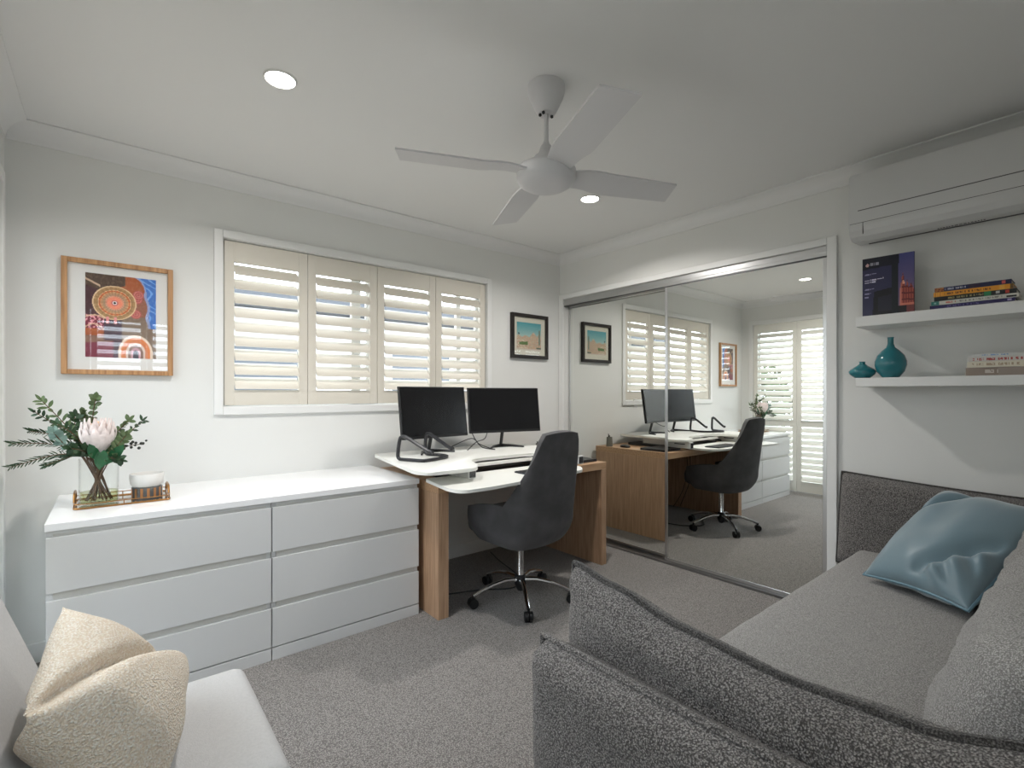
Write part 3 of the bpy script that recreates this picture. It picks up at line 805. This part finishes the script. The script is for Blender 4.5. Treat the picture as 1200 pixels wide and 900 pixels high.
# keyboard-ish dark pad on tray (seen in the mirror)
kb = thing('keyboard', 'slim grey keyboard on the white lower tray', 'keyboard', (-1.0, -.93, .747))
obj('body', B(-1.24, -.88, -1.0, -.87, .7475, .755, .002), M['laptop'], kb)
b = bmesh.new()
for r_ in range(4):
    for c_ in range(14): box(b, -1.235+c_*.0251, -1.213+c_*.0251, -.996+r_*.031, -.969+r_*.031, .755, .7575)
obj('keys', b, M['black'], kb)
# laptop on the right side of the desk top
lp = thing('laptop', 'closed dark laptop on the desk beneath the right wing of the converter', 'laptop', (-.55, -.62, DZ))
obj('base', B(-.72, -.365, -.74, -.50, DZ+.0005, DZ+.012, .003), M['laptop'], lp)
obj('lid', B(-.72, -.365, -.74, -.50, DZ+.0125, DZ+.019, .002), M['black'], lp)
# cup and black pouch near the wardrobe
cp = thing('pen_holder', 'small grey pen holder with black pens at the back of the desk', 'pen holder', (-.39, -.12, DZ))
cx_, cy_ = -.385, -.15
obj('cup', L([(.03, 0), (.026, .085), (.023, .085), (.026, .006)], (cx_, cy_, DZ+.0004), 24), mat('cup_grey', srgb(110, 108, 100), .4), cp, True)
for dx, dy, hh in ((.01, 0, .115), (-.008, .006, .1)):
    obj('pen', T([(cx_+dx*.4, cy_+dy, DZ+.01), (cx_+dx*1.4, cy_+dy*1.5, DZ+hh)], .004, 8), M['black'], cp, True)
o = obj('computer_mouse', L([(.0, 0), (.03, .0), (.036, .008), (.032, .02), (.018, .028), (.0, .03)], (0, 0, 0), 28), M['black'], None, True, angle=80)
o.location = (-.42, -.30, DZ+.0004); o.scale = (.85, 1.5, .8); tag(o, 'black computer mouse on the bare oak near the wardrobe end', 'mouse')

# monitors
def monitor(a, bpt, zb, zt_, foot, label, z_base=.8202):
    TL = Matrix.Translation((0, 0, 0))
    a = Vector((a[0], a[1], 0)); c = Vector((bpt[0], bpt[1], 0)); d = (c-a); w = d.length; d.normalize()
    ctr = (a+c)/2; ang = math.atan2(d.y, d.x)
    t = thing('monitor', label, 'monitor', (ctr.x, ctr.y, z_base), ang, 'computer monitors on the converter')
    h = zt_-z_base; hb = zb-z_base
    def tl(bm_):      # leaned back a little about its lower edge
        for v in bm_.verts: v.co.y += (v.co.z-hb)*.13
        return bm_
    obj('housing', tl(B(-w/2, w/2, -.004, .018, hb, h, .002)), M['black'], t, local=True)
    obj('rear_bulge', tl(B(-w*.28, w*.28, .018, .045, hb+.04, h-.08, .01)), M['black'], t, local=True)
    obj('screen', tl(B(-w/2+.008, w/2-.008, -.0052, -.0042, hb+.018, h-.008)), M['screen'], t, local=True)
    st = bmesh.new()
    fy = .09
    tube(st, [(0, .04, hb+.10), (.0, .06, hb+.02), (.0, fy, .012)], [.014, .013, .011], 8)
    obj('stand', st, M['black'], t, True, local=True)
    ft_ = bmesh.new()
    tube(ft_, [(0, fy, .012), (-.07, fy-.03, .009), (-.13, fy-.11, .006)], [.012, .009, .006], 8)
    tube(ft_, [(0, fy, .012), (.07, fy-.03, .009), (.13, fy-.11, .006)], [.012, .009, .006], 8)
    obj('foot', ft_, M['black'], t, True, local=True)
    return t
monitor((-1.68, -.335), (-1.168, -.285), .922, 1.250, None, 'black monitor on the converter, the one behind the laptop risers')
monitor((-1.15, -.285), (-.602, -.40), .932, 1.246, None, 'black monitor on the converter, the one closer to the wardrobe')
# laptop risers: bent black bars with a horseshoe base
def riser(x, y, rz, label):
    t = thing('laptop_stand', label, 'laptop stand', (x, y, .8203), rz)
    r = .0096
    base = smooth_pts([(-.13, .085, r), (-.13, -.06, r), (-.10, -.085, r), (0, -.10, r), (.09, -.09, r), (.13, -.03, r), (.13, .085, r)], 6)
    b = bmesh.new(); tube(b, base, .0095, 8)
    obj('base_bar', b, M['darkmetal'], t, True, local=True)
    for s in (-1, 1):
        b = bmesh.new(); tube(b, smooth_pts([(s*.13, .085, r), (s*.13, .10, .03), (s*.125, .09, .12), (s*.12, .07, .138), (s*.115, .03, .125), (s*.105, -.10, .06), (s*.105, -.125, .06)], 5), .0105, 8)
        obj('arm', b, M['darkmetal'], t, True, local=True)
    return t
riser(-1.612, -.50, R(24), 'black bent-bar laptop stand on the left wing of the white converter')
# tangle of cables under the monitors
for i, pts in enumerate(([(-1.25, -.2, .84), (-1.15, -.3, .90), (-1.1, -.33, .86), (-1.02, -.36, .826)], [(-1.2, -.33, .826), (-1.12, -.32, .875), (-1.02, -.28, .89), (-.95, -.22, .94)], [(-1.13, -.28, .94), (-1.12, -.31, .89), (-1.09, -.35, .84), (-1.02, -.40, .825)])):
    tag(obj('cable', T(smooth_pts(pts), .0032, 6), M['black'], None, True), ['black cable arching up between the monitors, left strand', 'black cable crossing the knot behind the monitors towards the right', 'black cable dropping from the monitors gap onto the white platform'][i], 'cable')
lh = thing('power_outlet', 'white power outlet plate on the wall seen in the gap between the two monitors', 'power outlet', (-.965, 0, 1.1))
obj('body', B(-.99, -.94, -.012, -.001, 1.075, 1.15, .003), M['whitepl'], lh)
obj('switch', B(-.975, -.955, -.016, -.012, 1.115, 1.13, .001), M['recess'], lh)

# ------------------------------------------------------------------ office chair
CX, CY = -1.185, -.86
ch = thing('office_chair', 'charcoal velvet high-back swivel chair at the oak desk', 'office chair', (CX, CY, 0))
SR = R(4); 
def crot(p):
    return Vector((CX+p[0]*math.cos(SR)-p[1]*math.sin(SR), CY+p[0]*math.sin(SR)+p[1]*math.cos(SR), p[2]))
# shell: U-shaped bucket, tall at the back and low at the sides
bm = bmesh.new(); NU, NV = 48, 26; gi = []
def ucurve(s):     # s in [-1,1] : right front -> back -> left front; returns unit plan position and outward normal
    s2 = abs(s); sg = 1 if s > 0 else -1
    if s2 < .36: a = s2/.36*.17; return Vector((sg*a/1.0, -.26+.02*(a/.17)**2))
    if s2 < .6:
        t = (s2-.36)/.24*PI/2; return Vector((sg*(.17+.085*math.sin(t)), -.24+.11*(1-math.cos(t))))
    t = (s2-.6)/.4; return Vector((sg*(.255-.012*t*t), -.13+.325*t))
def topz(s):
    a = abs(s)
    if a < .36: return 1.0-.015*(a/.36)**2
    if a < .62:
        t = (a-.36)/.26; return .985-(.985-.60)*max(0, t)**.85
    t = (a-.62)/.38; return .60-.045*t*t
def shellpt(s, v, off=0):
    p = ucurve(s); zt_ = topz(s); zb = .352
    z = zb+(zt_-zb)*v
    hh = (z-.37)/.62
    # taper: bottom tucks in, upper back narrows and leans back
    k = 1.0
    if z < .50: k = .74+.26*math.sin(PI/2*max(0, (z-.352))/.148)**.8
    nar = 1-.17*max(0, (z-.58)/.42)**1.1
    x = p.x*k*nar; y = p.y*k
    y -= .20*max(0, (z-.52))**1.15
    return Vector((x, y, z))
for s_ in range(NU+1):
    s = -1+2*s_/NU; row = []
    for v_ in range(NV+1):
        v = v_/NV; p = shellpt(s, v)
        row.append(p)
    gi.append(row)
outer = [[bm.verts.new(crot(p)) for p in row] for row in gi]
inner = []
for i, row in enumerate(gi):
    r2 = []
    for j, p in enumerate(row):
        a = gi[max(i-1, 0)][j]; c = gi[min(i+1, NU)][j]; d = gi[i][max(j-1, 0)]; e = gi[i][min(j+1, NV)]
        n_ = (c-a).cross(e-d)
        if n_.length < 1e-9: n_ = Vector((0, 1, 0))
        n_.normalize()
        ctr = Vector((0, .05, p.z))
        if n_.dot(ctr-p) < 0: n_ = -n_
        r2.append(bm.verts.new(crot(p+n_*.036+Vector((0, 0, 0)))))
    inner.append(r2)
for i in range(NU):
    for j in range(NV):
        bm.faces.new((outer[i][j], outer[i+1][j], outer[i+1][j+1], outer[i][j+1])); bm.faces.new((inner[i][j+1], inner[i+1][j+1], inner[i+1][j], inner[i][j]))
    # rounded rim
    bm.faces.new((outer[i][NV], outer[i+1][NV], inner[i+1][NV], inner[i][NV])); bm.faces.new((outer[i+1][0], outer[i][0], inner[i][0], inner[i+1][0]))
for j in range(NV):
    bm.faces.new((outer[0][j], outer[0][j+1], inner[0][j+1], inner[0][j])); bm.faces.new((outer[NU][j+1], outer[NU][j], inner[NU][j], inner[NU][j+1]))
sh = obj('shell', bm, M['velvet'], ch, True, angle=180)
bv = sh.modifiers.new('b', 'BEVEL'); bv.width = .018; bv.segments = 4; bv.limit_method = 'ANGLE'; bv.angle_limit = R(50)
def softbox(c, sx, sy, z0, z1, bev, yshift=0):
    b = bmesh.new(); box(b, -sx, sx, -sy+yshift, sy+yshift, z0, z1, bev, 5)
    for v in b.verts: v.co = crot(v.co)
    return b
obj('seat', softbox(0, .215, .22, .385, .525, .05, .035), M['velvet'], ch, True, angle=60)
obj('seat_underside', softbox(0, .15, .15, .365, .39, .01, .02), M['black'], ch, True)
obj('gas_column', L([(.026, .10), (.026, .13), (.02, .14), (.02, .37)], (CX, CY, 0), 20), M['chrome'], ch, True)
obj('hub', L([(.015, .05), (.02, .055), (.034, .088), (.034, .135), (.026, .145)], (CX, CY, 0), 24), M['black'], ch, True)
for a in (94, 166, 238, 310, 22):
    ca, sa = math.cos(R(a)), math.sin(R(a))
    b = bmesh.new(); tube(b, [(CX+ca*r_, CY+sa*r_, z_) for r_, z_ in ((.03, .118), (.10, .122), (.18, .108), (.25, .085), (.295, .066))], [.015, .013, .012, .011, .010], 10)
    obj('base_arm', b, M['chrome'], ch, True)
    cs = bmesh.new(); wx, wy = CX+ca*.298, CY+sa*.298
    tube(cs, [(wx, wy, .07), (wx, wy, .045)], .006, 8)
    for dd in (-.013, .013):
        ox, oy = -sa*dd, ca*dd
        tube(cs, [(wx+ox-(-sa)*.009, wy+oy-ca*.009, .0275), (wx+ox+(-sa)*.009, wy+oy+ca*.009, .0275)], .027, 18)
    obj('caster', cs, M['rubber'], ch, True, angle=50)

# ------------------------------------------------------------------ sofa
sf = thing('sofa', 'large grey boucle sofa with piped slab cushions, filling the right foreground', 'sofa', (-1.15, -2.75, 0))
b = bmesh.new(); box(b, -2.17, -.03, -3.22, -2.30, .03, .26, .02); obj('base', b, M['sofa'], sf, True)
for x, y in ((-2.1, -3.15), (-.1, -3.15), (-2.1, -2.36), (-.1, -2.36)): obj('foot', B(x-.02, x+.02, y-.02, y+.02, 0, .0295), M['black'], sf)
# seat cushion
def seatbm():
    b = bmesh.new(); nx, ny = 60, 30; x0, x1, y0, y1 = -2.0, -.15, -3.05, -2.255
    box(b, x0, x1, y0, y1, .26, .435, .045, 4)
    bmesh.ops.subdivide_edges(b, edges=[e for e in b.edges if e.calc_length() > .2], cuts=24, use_grid_fill=True)
    for v in b.verts:
        if v.co.z > .40:
            u = (v.co.x-x0)/(x1-x0); w = (v.co.y-y0)/(y1-y0)
            v.co.z += .018*max(0, 1-abs(2*u-1)**4)*max(0, 1-abs(2*w-1)**3)+.004*noise.noise(Vector((v.co.x*7, v.co.y*4, 0)))+.0025*math.sin(v.co.x*70+v.co.y*12)*max(0, noise.noise(Vector((v.co.x*2, v.co.y*2, 4)))+.3)
    return b
obj('seat_cushion', seatbm(), M['sofaseat'], sf, True, angle=60)
def slab(name, corners, th, topfn=None, m=None, nu=30, nv=16, p=10, q=.35, pr=.009, wr=0, lean=None, pm=None, inset=0, seed=0, bulge=(1, 1)):
    def warp(pt, u, v, s, n):
        if topfn: pt = pt+Vector((0, 0, topfn(u)*v**1.5))
        if lean: pt = pt+lean(u, v)
        return pt
    bm_, loop = quilt(corners, th, nu, nv, p, q, inset, warp, wr, 7, seed, bulge=bulge)
    o = obj(name, bm_, m or M['sofa'], sf, True, angle=180)
    obj('piping', T(loop, pr, 6, True), pm or M['piping'], o, True)
    return o
# near arm: outer slab (low) and inner slab (tall)
XO = -2.245
slab('arm_panel', [(XO, -2.19, .03), (XO, -3.24, .03), (XO, -3.24, .655), (XO, -2.19, .625)], .13, lambda u: -.012*math.sin(PI*min(1, u*1.2)), p=14, q=.3, pr=.008, wr=.01, pm=M['sofa'])
XI = -2.085
def itop(u):   # u from front (0) to back (1)
    pts = [(0, 0), (.12, -.022), (.3, -.058), (.5, -.074), (.68, -.064), (.85, -.02), (1, .02)]
    for (a, p_), (c, q_) in zip(pts, pts[1:]):
        if a <= u <= c: t = (u-a)/(c-a); t = t*t*(3-2*t); return p_+(q_-p_)*t
    return 0
slab('arm_cushion', [(XI, -2.145, .28), (XI, -3.2, .28), (XI, -3.2, .75), (XI, -2.145, .75)], .17, itop, p=6, q=.45, wr=.02, nu=44, nv=24, seed=3)
# far arm
slab('arm_panel', [(-.035, -2.3, .03), (-.035, -3.24, .03), (-.035, -3.24, .6), (-.035, -2.3, .6)], .06, None, p=14, q=.3, pr=.006)
slab('arm_cushion', [(-.1, -2.15, .325), (-.1, -3.15, .325), (-.1, -3.15, .765), (-.1, -2.175, .80)], .15, lambda u: -.012*math.sin(PI*u), p=7, q=.4, wr=.008, pr=.006, seed=9)
# back
slab('back_panel', [(-2.3, -3.24, .03), (-.03, -3.24, .03), (-.03, -3.24, .66), (-2.3, -3.24, .66)], .12, None, p=14, q=.3, pr=.007)
for x0, x1, sd in ((-1.96, -1.02, 1), (-1.0, -.2, 5)):
    slab('back_cushion', [(x0, -2.90, .44), (x1, -2.90, .44), (x1, -3.03, .80), (x0, -3.03, .80)], .25, lambda u: -.03*math.sin(PI*u), p=5, q=.5, wr=.018, nu=36, nv=26, pr=.008, seed=sd, m=M['sofaseat'])

# blue pillow
def bluewarp(pt, u, v, s, n):
    # chopped crown and a fold close to the lower corner
    d = math.exp(-(((u+v)-1.62)/.10)**2) if u+v > 1 else 0
    return pt
pc = [(-.70, -2.43, .475), (-.90, -2.77, .50), (-.42, -2.96, .765), (-.21, -2.60, .775)]
def pwarp(pt, u, v, s, n):
    k = 0
    if s == 1 or True:
        # horizontal chop under the top corner (u 0, v 1)
        dd = (v-u)-.55
        k -= .050*math.exp(-(dd/.06)**2)
        # fold near the lower corner (u 1, v 0)
        e = (u-v)-.42
        k -= .045*math.exp(-(e/.07)**2)*max(0, min(1, 1.3-abs(u+v-1.0)*2.2))
        k += .012*math.sin((u+v)*26)*math.exp(-(((u-v)-.62)/.16)**2)
    edge = min(u, v, 1-u, 1-v)
    k *= min(1, edge/.08)
    return pt+n*s*k
n_test = (Vector(pc[1])-Vector(pc[0])).cross(Vector(pc[3])-Vector(pc[0]))
bmq, loop = quilt(pc, .20, 44, 44, 3.0, .55, .07, pwarp, .012, 4, 2)
pl = obj('pillow', bmq, M['blue'], None, True, angle=180); tag(pl, 'pale blue satin pillow slumped in the far corner of the grey sofa', 'pillow')
obj('piping', T(loop, .005, 6, True), M['bluepipe'], pl, True)

# ------------------------------------------------------------------ pale grey armchair
ac_ = thing('armchair', 'pale grey upholstered armchair against the left wall, cut by the frame', 'armchair', (-3.0, -1.76, 0))
def rbox(x0, x1, y0, y1, z0, z1, bev, seg=5, f=None, cuts=0):
    b = bmesh.new(); box(b, x0, x1, y0, y1, z0, z1, bev, seg)
    if cuts: bmesh.ops.subdivide_edges(b, edges=[e for e in b.edges if e.calc_length() > .1], cuts=cuts, use_grid_fill=True)
    if f:
        for v in b.verts: v.co = f(v.co.copy())
    return b
def seatf(p):
    u = (p.x+3.2)/.44; w = (p.y+2.0)/.48
    if p.z > .4: p.z += .014*max(0, 1-abs(2*u-1)**3)*max(0, 1-abs(2*w-1)**3)
    return p
obj('seat_cushion', rbox(-3.17, -2.762, -2.0, -1.505, .36, .448, .03, 5, seatf, 10), M['chairfab'], ac_, True, angle=60)
obj('seat_rail', rbox(-3.2, -2.78, -1.985, -1.52, .30, .358, .01), M['chairleg'], ac_, True)
def backf(p):
    p.x -= .34*(p.z-.45); return p
obj('backrest', rbox(-3.24, -3.13, -2.0, -1.505, .44, .83, .035, 5, backf, 8), M['chairfab'], ac_, True, angle=60)
for x, y, dx in ((-2.81, -1.56, .03), (-2.81, -1.94, .03), (-3.17, -1.56, -.04), (-3.17, -1.94, -.04)):
    obj('leg', T([(x, y, .31), (x+dx, y, 0.0)], [.022, .014], 10), M['chairleg'], ac_, True)
# cream boucle cushion
cc = [(-2.99, -1.99, .475), (-2.935, -1.58, .505), (-3.13, -1.685, .765), (-3.16, -1.985, .705)]
def cwarp(pt, u, v, s, n):
    d = (u+v-1.02)-.16*math.sin(PI*min(1, max(0, (u-v+1)/2)))
    k = (-.05*math.exp(-(d/.07)**2)+(.02 if d < 0 else -.012)*min(1, abs(d)/.15))*min(1, min(u, 1-u, v, 1-v)/.1)
    return pt+n*s*k
bmq, loop = quilt(cc, .17, 40, 36, 2.6, .55, .05, cwarp, .012, 3, 7)
tag(obj('cushion', bmq, M['cream'], None, True, angle=180), 'cream boucle cushion propped on the pale grey armchair', 'cushion')

# ------------------------------------------------------------------ tray, vase, flowers, candle holder
ZT = .7414
tr = thing('tray', 'gold-edged mirrored tray with upright handles on the worktop end', 'tray', (-3.0, -.36, ZT))
tx0, tx1, ty0, ty1 = -3.165, -2.85, -.455, -.215
obj('tray_base', P(round_poly([(tx0, ty0), (tx1, ty0), (tx1, ty1), (tx0, ty1)], .02), ZT, ZT+.004), M['trayglass'], tr)
rp = round_poly([(tx0, ty0), (tx1, ty0), (tx1, ty1), (tx0, ty1)], .02)
b = bmesh.new(); tube(b, [(x, y, ZT+.005) for x, y in rp], .004, 6, True); tube(b, [(x, y, ZT+.022) for x, y in rp], .002, 6, True)
for x, y in ((tx0, ty0+.03), (tx1, ty0+.03), (tx0, ty1-.03), (tx1, ty1-.03), ((tx0+tx1)/2, ty0), ((tx0+tx1)/2, ty1)): tube(b, [(x, y, ZT+.003), (x, y, ZT+.022)], .002, 6)
obj('rail', b, M['gold'], tr, True)
for x in (tx0, tx1):
    obj('handle', T(smooth_pts([(x, -.40, ZT+.022), (x, -.385, ZT+.05), (x, -.36, ZT+.056), (x, -.31, ZT+.056), (x, -.285, ZT+.05), (x, -.27, ZT+.022)], 5), .0045, 8), M['gold'], tr, True)
VX, VY, VZ = -3.088, -.36, ZT+.0045
vs_ = thing('glass_vase', 'clear cylinder glass vase holding the flowers on the tray', 'vase', (VX, VY, VZ))
obj('glass_wall', L([(.0, 0), (.064, 0), (.066, .003), (.066, .19), (.063, .19), (.063, .008), (.0, .008)], (VX, VY, VZ), 36, False, False), M['vaseglass'], vs_, True, angle=40)
obj('water', L([(.0, .0085), (.0622, .0085), (.0622, .05), (.0, .05)], (VX, VY, VZ), 36, False, False), M['water'], vs_, True, angle=40)
def leaf(bm, p, d, up, ln, w, curl=.1, mi=0):
    d = Vector(d).normalized(); s = d.cross(Vector(up))
    s = s.normalized() if s.length > 1e-5 else d.orthogonal().normalized()
    n = s.cross(d); prev = None
    for t, ww in ((0, .12), (.3, .85), (.55, 1), (.8, .7), (1, .05)):
        c = Vector(p)+d*ln*t-n*curl*ln*t*t
        row = [bm.verts.new(c-s*w/2*ww+n*w*.08*ww), bm.verts.new(c), bm.verts.new(c+s*w/2*ww+n*w*.08*ww)]
        if prev:
            for k in range(2): bm.faces.new((prev[k], prev[k+1], row[k+1], row[k])).material_index = mi
        prev = row
def sprig(name, label, cat, pts, r, foliage, fm, group=None):
    t = thing(name, label, cat, tuple(pts[0]), group=group)
    pts = [(VX+(pts[0][0]-VX)*1.25, VY+(pts[0][1]-VY)*1.25, pts[0][2])]+list(pts[1:])
    sp_ = smooth_pts(pts, 6)
    obj('stem', T(sp_, [r*(1-.5*i/len(sp_)) for i in range(len(sp_))], 6), M['stem'], t, True)
    b = bmesh.new(); foliage(b, sp_); obj('foliage', b, fm, t, True, angle=80)
    return t
rf = random.Random(21)
base = lambda dx, dy: (VX+dx, VY+dy, VZ+.014)
neck = lambda dx, dy: (VX+dx, VY+dy, VZ+.185)
def fernf(b, sp_):
    n = len(sp_)
    for i in range(int(n*.42), n):
        tdir = (sp_[min(i+1, n-1)]-sp_[i-1]).normalized(); side = tdir.cross(Vector((0, .6, 1))).normalized()
        ln = .058*(1-.55*(i/n-.42)/.58)
        for s in (-1, 1):
            for h in (0, .5):
                c = sp_[i]+(sp_[min(i+1, n-1)]-sp_[i])*h
                leaf(b, c, side*s+tdir*.75+Vector((0, 0, rf.uniform(-.15, .15))), (0, -1, .4), ln*rf.uniform(.8, 1.15), .0048, .15)
# stems cross near the base of the vase then fan out
FERN = 'fine-leaved fern sprays on the left of the vase'
for nm, tip, mid, bb, lab in ((0, (-3.345, -.37, 1.012), (-3.22, -.37, 1.0), (.03, .01), 'fern spray reaching farthest left of the vase, nearly level'),
                              (1, (-3.34, -.44, .93), (-3.21, -.42, .965), (.035, -.01), 'fern spray drooping lowest on the left of the vase'),
                              (2, (-3.30, -.30, 1.055), (-3.2, -.32, 1.02), (.02, .02), 'fern spray rising slightly on the left, just over the level one'),
                              (3, (-3.245, -.47, .93), (-3.17, -.43, .955), (.02, -.03), 'short fern spray hanging closest to the vase rim')):
    sprig('fern_spray', lab, 'foliage', [base(*bb), neck(-.018-.011*nm, -bb[1]*1.5), mid, tip], .0028, fernf, M['leafd'], FERN)
def eucf(sz, dens=1.0, wr=.75, start=.5):
    def f(b, sp_):
        n = len(sp_)
        for i in range(int(n*start), n):
            tdir = (sp_[min(i+1, n-1)]-sp_[i-1]).normalized(); a = rf.uniform(0, PI)
            o1 = tdir.orthogonal().normalized(); o2 = tdir.cross(o1); e = o1*math.cos(a)+o2*math.sin(a)
            for s in (-1, 1):
                if rf.random() < dens: leaf(b, sp_[i], e*s+tdir*.7, (rf.uniform(-.5, .5), -1, .6), sz*rf.uniform(.75, 1.15), sz*wr, .1)
        leaf(b, sp_[-1], sp_[-1]-sp_[-2], (0, -1, .3), sz, sz*wr*.8)
    return f
EG = 'eucalyptus sprigs in the vase'
sprig('eucalyptus_sprig', 'round-leaved green sprig standing tallest, straight above the protea', 'foliage', [base(.0, .02), neck(0, .02), (-3.11, -.31, 1.07), (-3.10, -.33, 1.185)], .003, eucf(.03, 1, .8, .55), M['leafe'], EG)
sprig('eucalyptus_sprig', 'long-leaved olive sprig reaching to the upper left of the bouquet', 'foliage', [base(.03, 0), neck(-.02, 0), (-3.19, -.33, 1.07), (-3.262, -.35, 1.175)], .003, eucf(.036, 1, .38, .45), M['leafe'], EG)
sprig('eucalyptus_sprig', 'dark narrow-leaved sprig at far upper left, below the tallest tip', 'foliage', [base(.03, .01), neck(-.025, .01), (-3.2, -.30, 1.05), (-3.285, -.31, 1.13)], .003, eucf(.03, 1, .4, .5), M['leafd'], EG)
sprig('eucalyptus_sprig', 'silvery round-leaved sprig left of the protea', 'foliage', [base(.01, -.02), neck(-.03, -.02), (-3.19, -.41, 1.0), (-3.225, -.43, 1.055)], .003, eucf(.028, 1, .85, .55), M['leafs'], EG)
sprig('eucalyptus_sprig', 'broad green sprig filling in behind the protea on its left', 'foliage', [base(-.01, .02), neck(-.02, .02), (-3.16, -.33, 1.02), (-3.165, -.33, 1.11)], .003, eucf(.034, 1, .6, .5), M['leafd'], EG)
sprig('eucalyptus_sprig', 'pale green sprig behind the protea on its right', 'foliage', [base(-.02, .02), neck(.02, .02), (-3.03, -.30, 1.03), (-2.99, -.31, 1.085)], .003, eucf(.034, 1, .5, .5), M['leafe'], EG)
sprig('eucalyptus_sprig', 'narrow dark sprig reaching to the upper right of the bouquet', 'foliage', [base(-.03, -.0), neck(.03, -.0), (-3.0, -.35, 1.02), (-2.943, -.35, 1.085)], .003, eucf(.028, .9, .4, .6), M['leafd'], EG)
for nm_, tip_, mid_, bb_, sz_, wr_, st_, mt_, lb_ in (
    ('eucalyptus_sprig', (-3.215, -.40, 1.085), (-3.16, -.38, 1.03), (.02, -.01), .03, .42, .45, 'leafd', 'dark sprig between the silvery leaves and the protea'),
    ('eucalyptus_sprig', (-3.17, -.46, .99), (-3.13, -.43, .97), (.03, -.02), .034, .6, .5, 'leafd', 'dark broad-leaved sprig low on the left, over the vase rim'),
    ('eucalyptus_sprig', (-3.14, -.30, 1.125), (-3.12, -.31, 1.05), (-.01, .03), .026, .9, .55, 'leafe', 'pale round-leaved sprig just left behind the top of the protea'),
    ('eucalyptus_sprig', (-3.0, -.42, 1.03), (-3.04, -.42, .97), (-.03, -.01), .036, .5, .5, 'leafe', 'broad olive sprig right beside the protea'),
    ('eucalyptus_sprig', (-3.02, -.44, .93), (-3.05, -.43, .94), (-.02, -.02), .028, .5, .5, 'leafd', 'short dark sprig low on the right, at the vase rim')):
    sprig(nm_, lb_, 'foliage', [base(*bb_), neck(bb_[0]*-1.2, bb_[1]), mid_, tip_], .003, eucf(sz_, 1, wr_, st_), M[mt_], EG)
def berryf(b, sp_):
    n = len(sp_)
    for i in range(int(n*.55), n):
        for _ in range(2):
            c = sp_[i]+Vector((rf.uniform(-.018, .018), rf.uniform(-.015, .015), rf.uniform(-.014, .014)))
            bmesh.ops.create_icosphere(b, subdivisions=1, radius=rf.uniform(.005, .0075), matrix=Matrix.Translation(c))
sprig('berry_sprig', 'sprig of small dark berries on the right of the vase', 'foliage', [base(-.035, 0), neck(.03, -.01), (-3.01, -.38, .975), (-2.945, -.37, .985)], .0028, berryf, M['berry'])
# protea
pr = thing('protea', 'large pale pink-white protea bloom at the centre of the vase', 'flower', base(-.015, -.01))
ptop = Vector((-3.092, -.405, .968))
obj('stem', T(smooth_pts([base(-.015, -.01), neck(.0, -.02), tuple(ptop)], 6), .006, 8), M['stem'], pr, True)
b = bmesh.new()
for ring, (n_, r0, r1, h, w) in enumerate(((11, .022, .058, .098, .026), (12, .020, .053, .122, .024), (11, .016, .043, .136, .022), (8, .010, .028, .138, .018))):
    for k in range(n_):
        a = 2*PI*(k+.5*ring)/n_; e = Vector((math.cos(a), math.sin(a), 0)); s = Vector((-math.sin(a), math.cos(a), 0)); prev = None
        for t in [i/7 for i in range(8)]:
            rr = r0+(r1-r0)*math.sin(PI*.62*t)/math.sin(PI*.62)*(1.0) if t > 0 else r0
            ww = w/2*(.45+.9*math.sin(PI*(.12+.70*t)))*(1 if t < .85 else .62 if t < .99 else .08)
            c = ptop+e*rr+Vector((0, 0, h*t))
            row = [b.verts.new(c-s*ww+e*-.003), b.verts.new(c+e*.002), b.verts.new(c+s*ww+e*-.003)]
            if prev:
                for q in range(2): b.faces.new((prev[q], prev[q+1], row[q+1], row[q]))
            prev = row
obj('petals', b, M['petal'], pr, True, angle=80)
b = bmesh.new(); lathe(b, [(.012, 0), (.034, .03), (.04, .07), (.03, .11), (.0, .125)], tuple(ptop), 20); obj('heart', b, M['petalp'], pr, True)
b = bmesh.new()
for p0, d, ln, w in (((-3.09, -.42, .93), (-.28, -.2, .7), .085, .036), ((-3.08, -.42, .90), (.1, -.3, .9), .085, .038), ((-3.07, -.41, .91), (.55, -.2, .7), .11, .042), ((-3.085, -.41, .89), (-.05, -.3, .9), .09, .032), ((-3.07, -.38, .95), (.6, .2, .75), .11, .04)):
    leaf(b, p0, d, (0, -1, .2), ln, w, -.15)
obj('leaves', b, M['leafg'], pr, True, angle=80)
# candle holder and bowl
hx, hy = -2.925, -.34
hd = thing('candle_holder', 'striped copper and smoked-glass candle holder under the white bowl', 'candle holder', (hx, hy, ZT+.0045))
b = bmesh.new(); lathe(b, [(.054, 0), (.056, .003), (.056, .048), (.052, .05)], (hx, hy, ZT+.0045), 32); obj('body', b, M['greyglass'], hd, True)
b = bmesh.new()
for a in range(200, 372, 24):
    aa = R(a); w_ = R(5)
    vsx = [b.verts.new((hx+.0575*math.cos(t_), hy+.0575*math.sin(t_), ZT+.0045+z_)) for t_, z_ in ((aa-w_, .004), (aa+w_, .004), (aa+w_, .046), (aa-w_, .046))]
    b.faces.new(vsx)
obj('copper_bands', b, M['copper'], hd)
bw = obj('bowl', L([(.0, .0), (.05, .0), (.06, .012), (.063, .04), (.062, .056), (.058, .056), (.057, .02), (.0, .012)], (0, 0, 0), 36, False, False), M['ceramic'], None, True, angle=50)
bw.location = (hx, hy, ZT+.0552); tag(bw, 'small round white ceramic bowl on top of the striped holder', 'bowl')
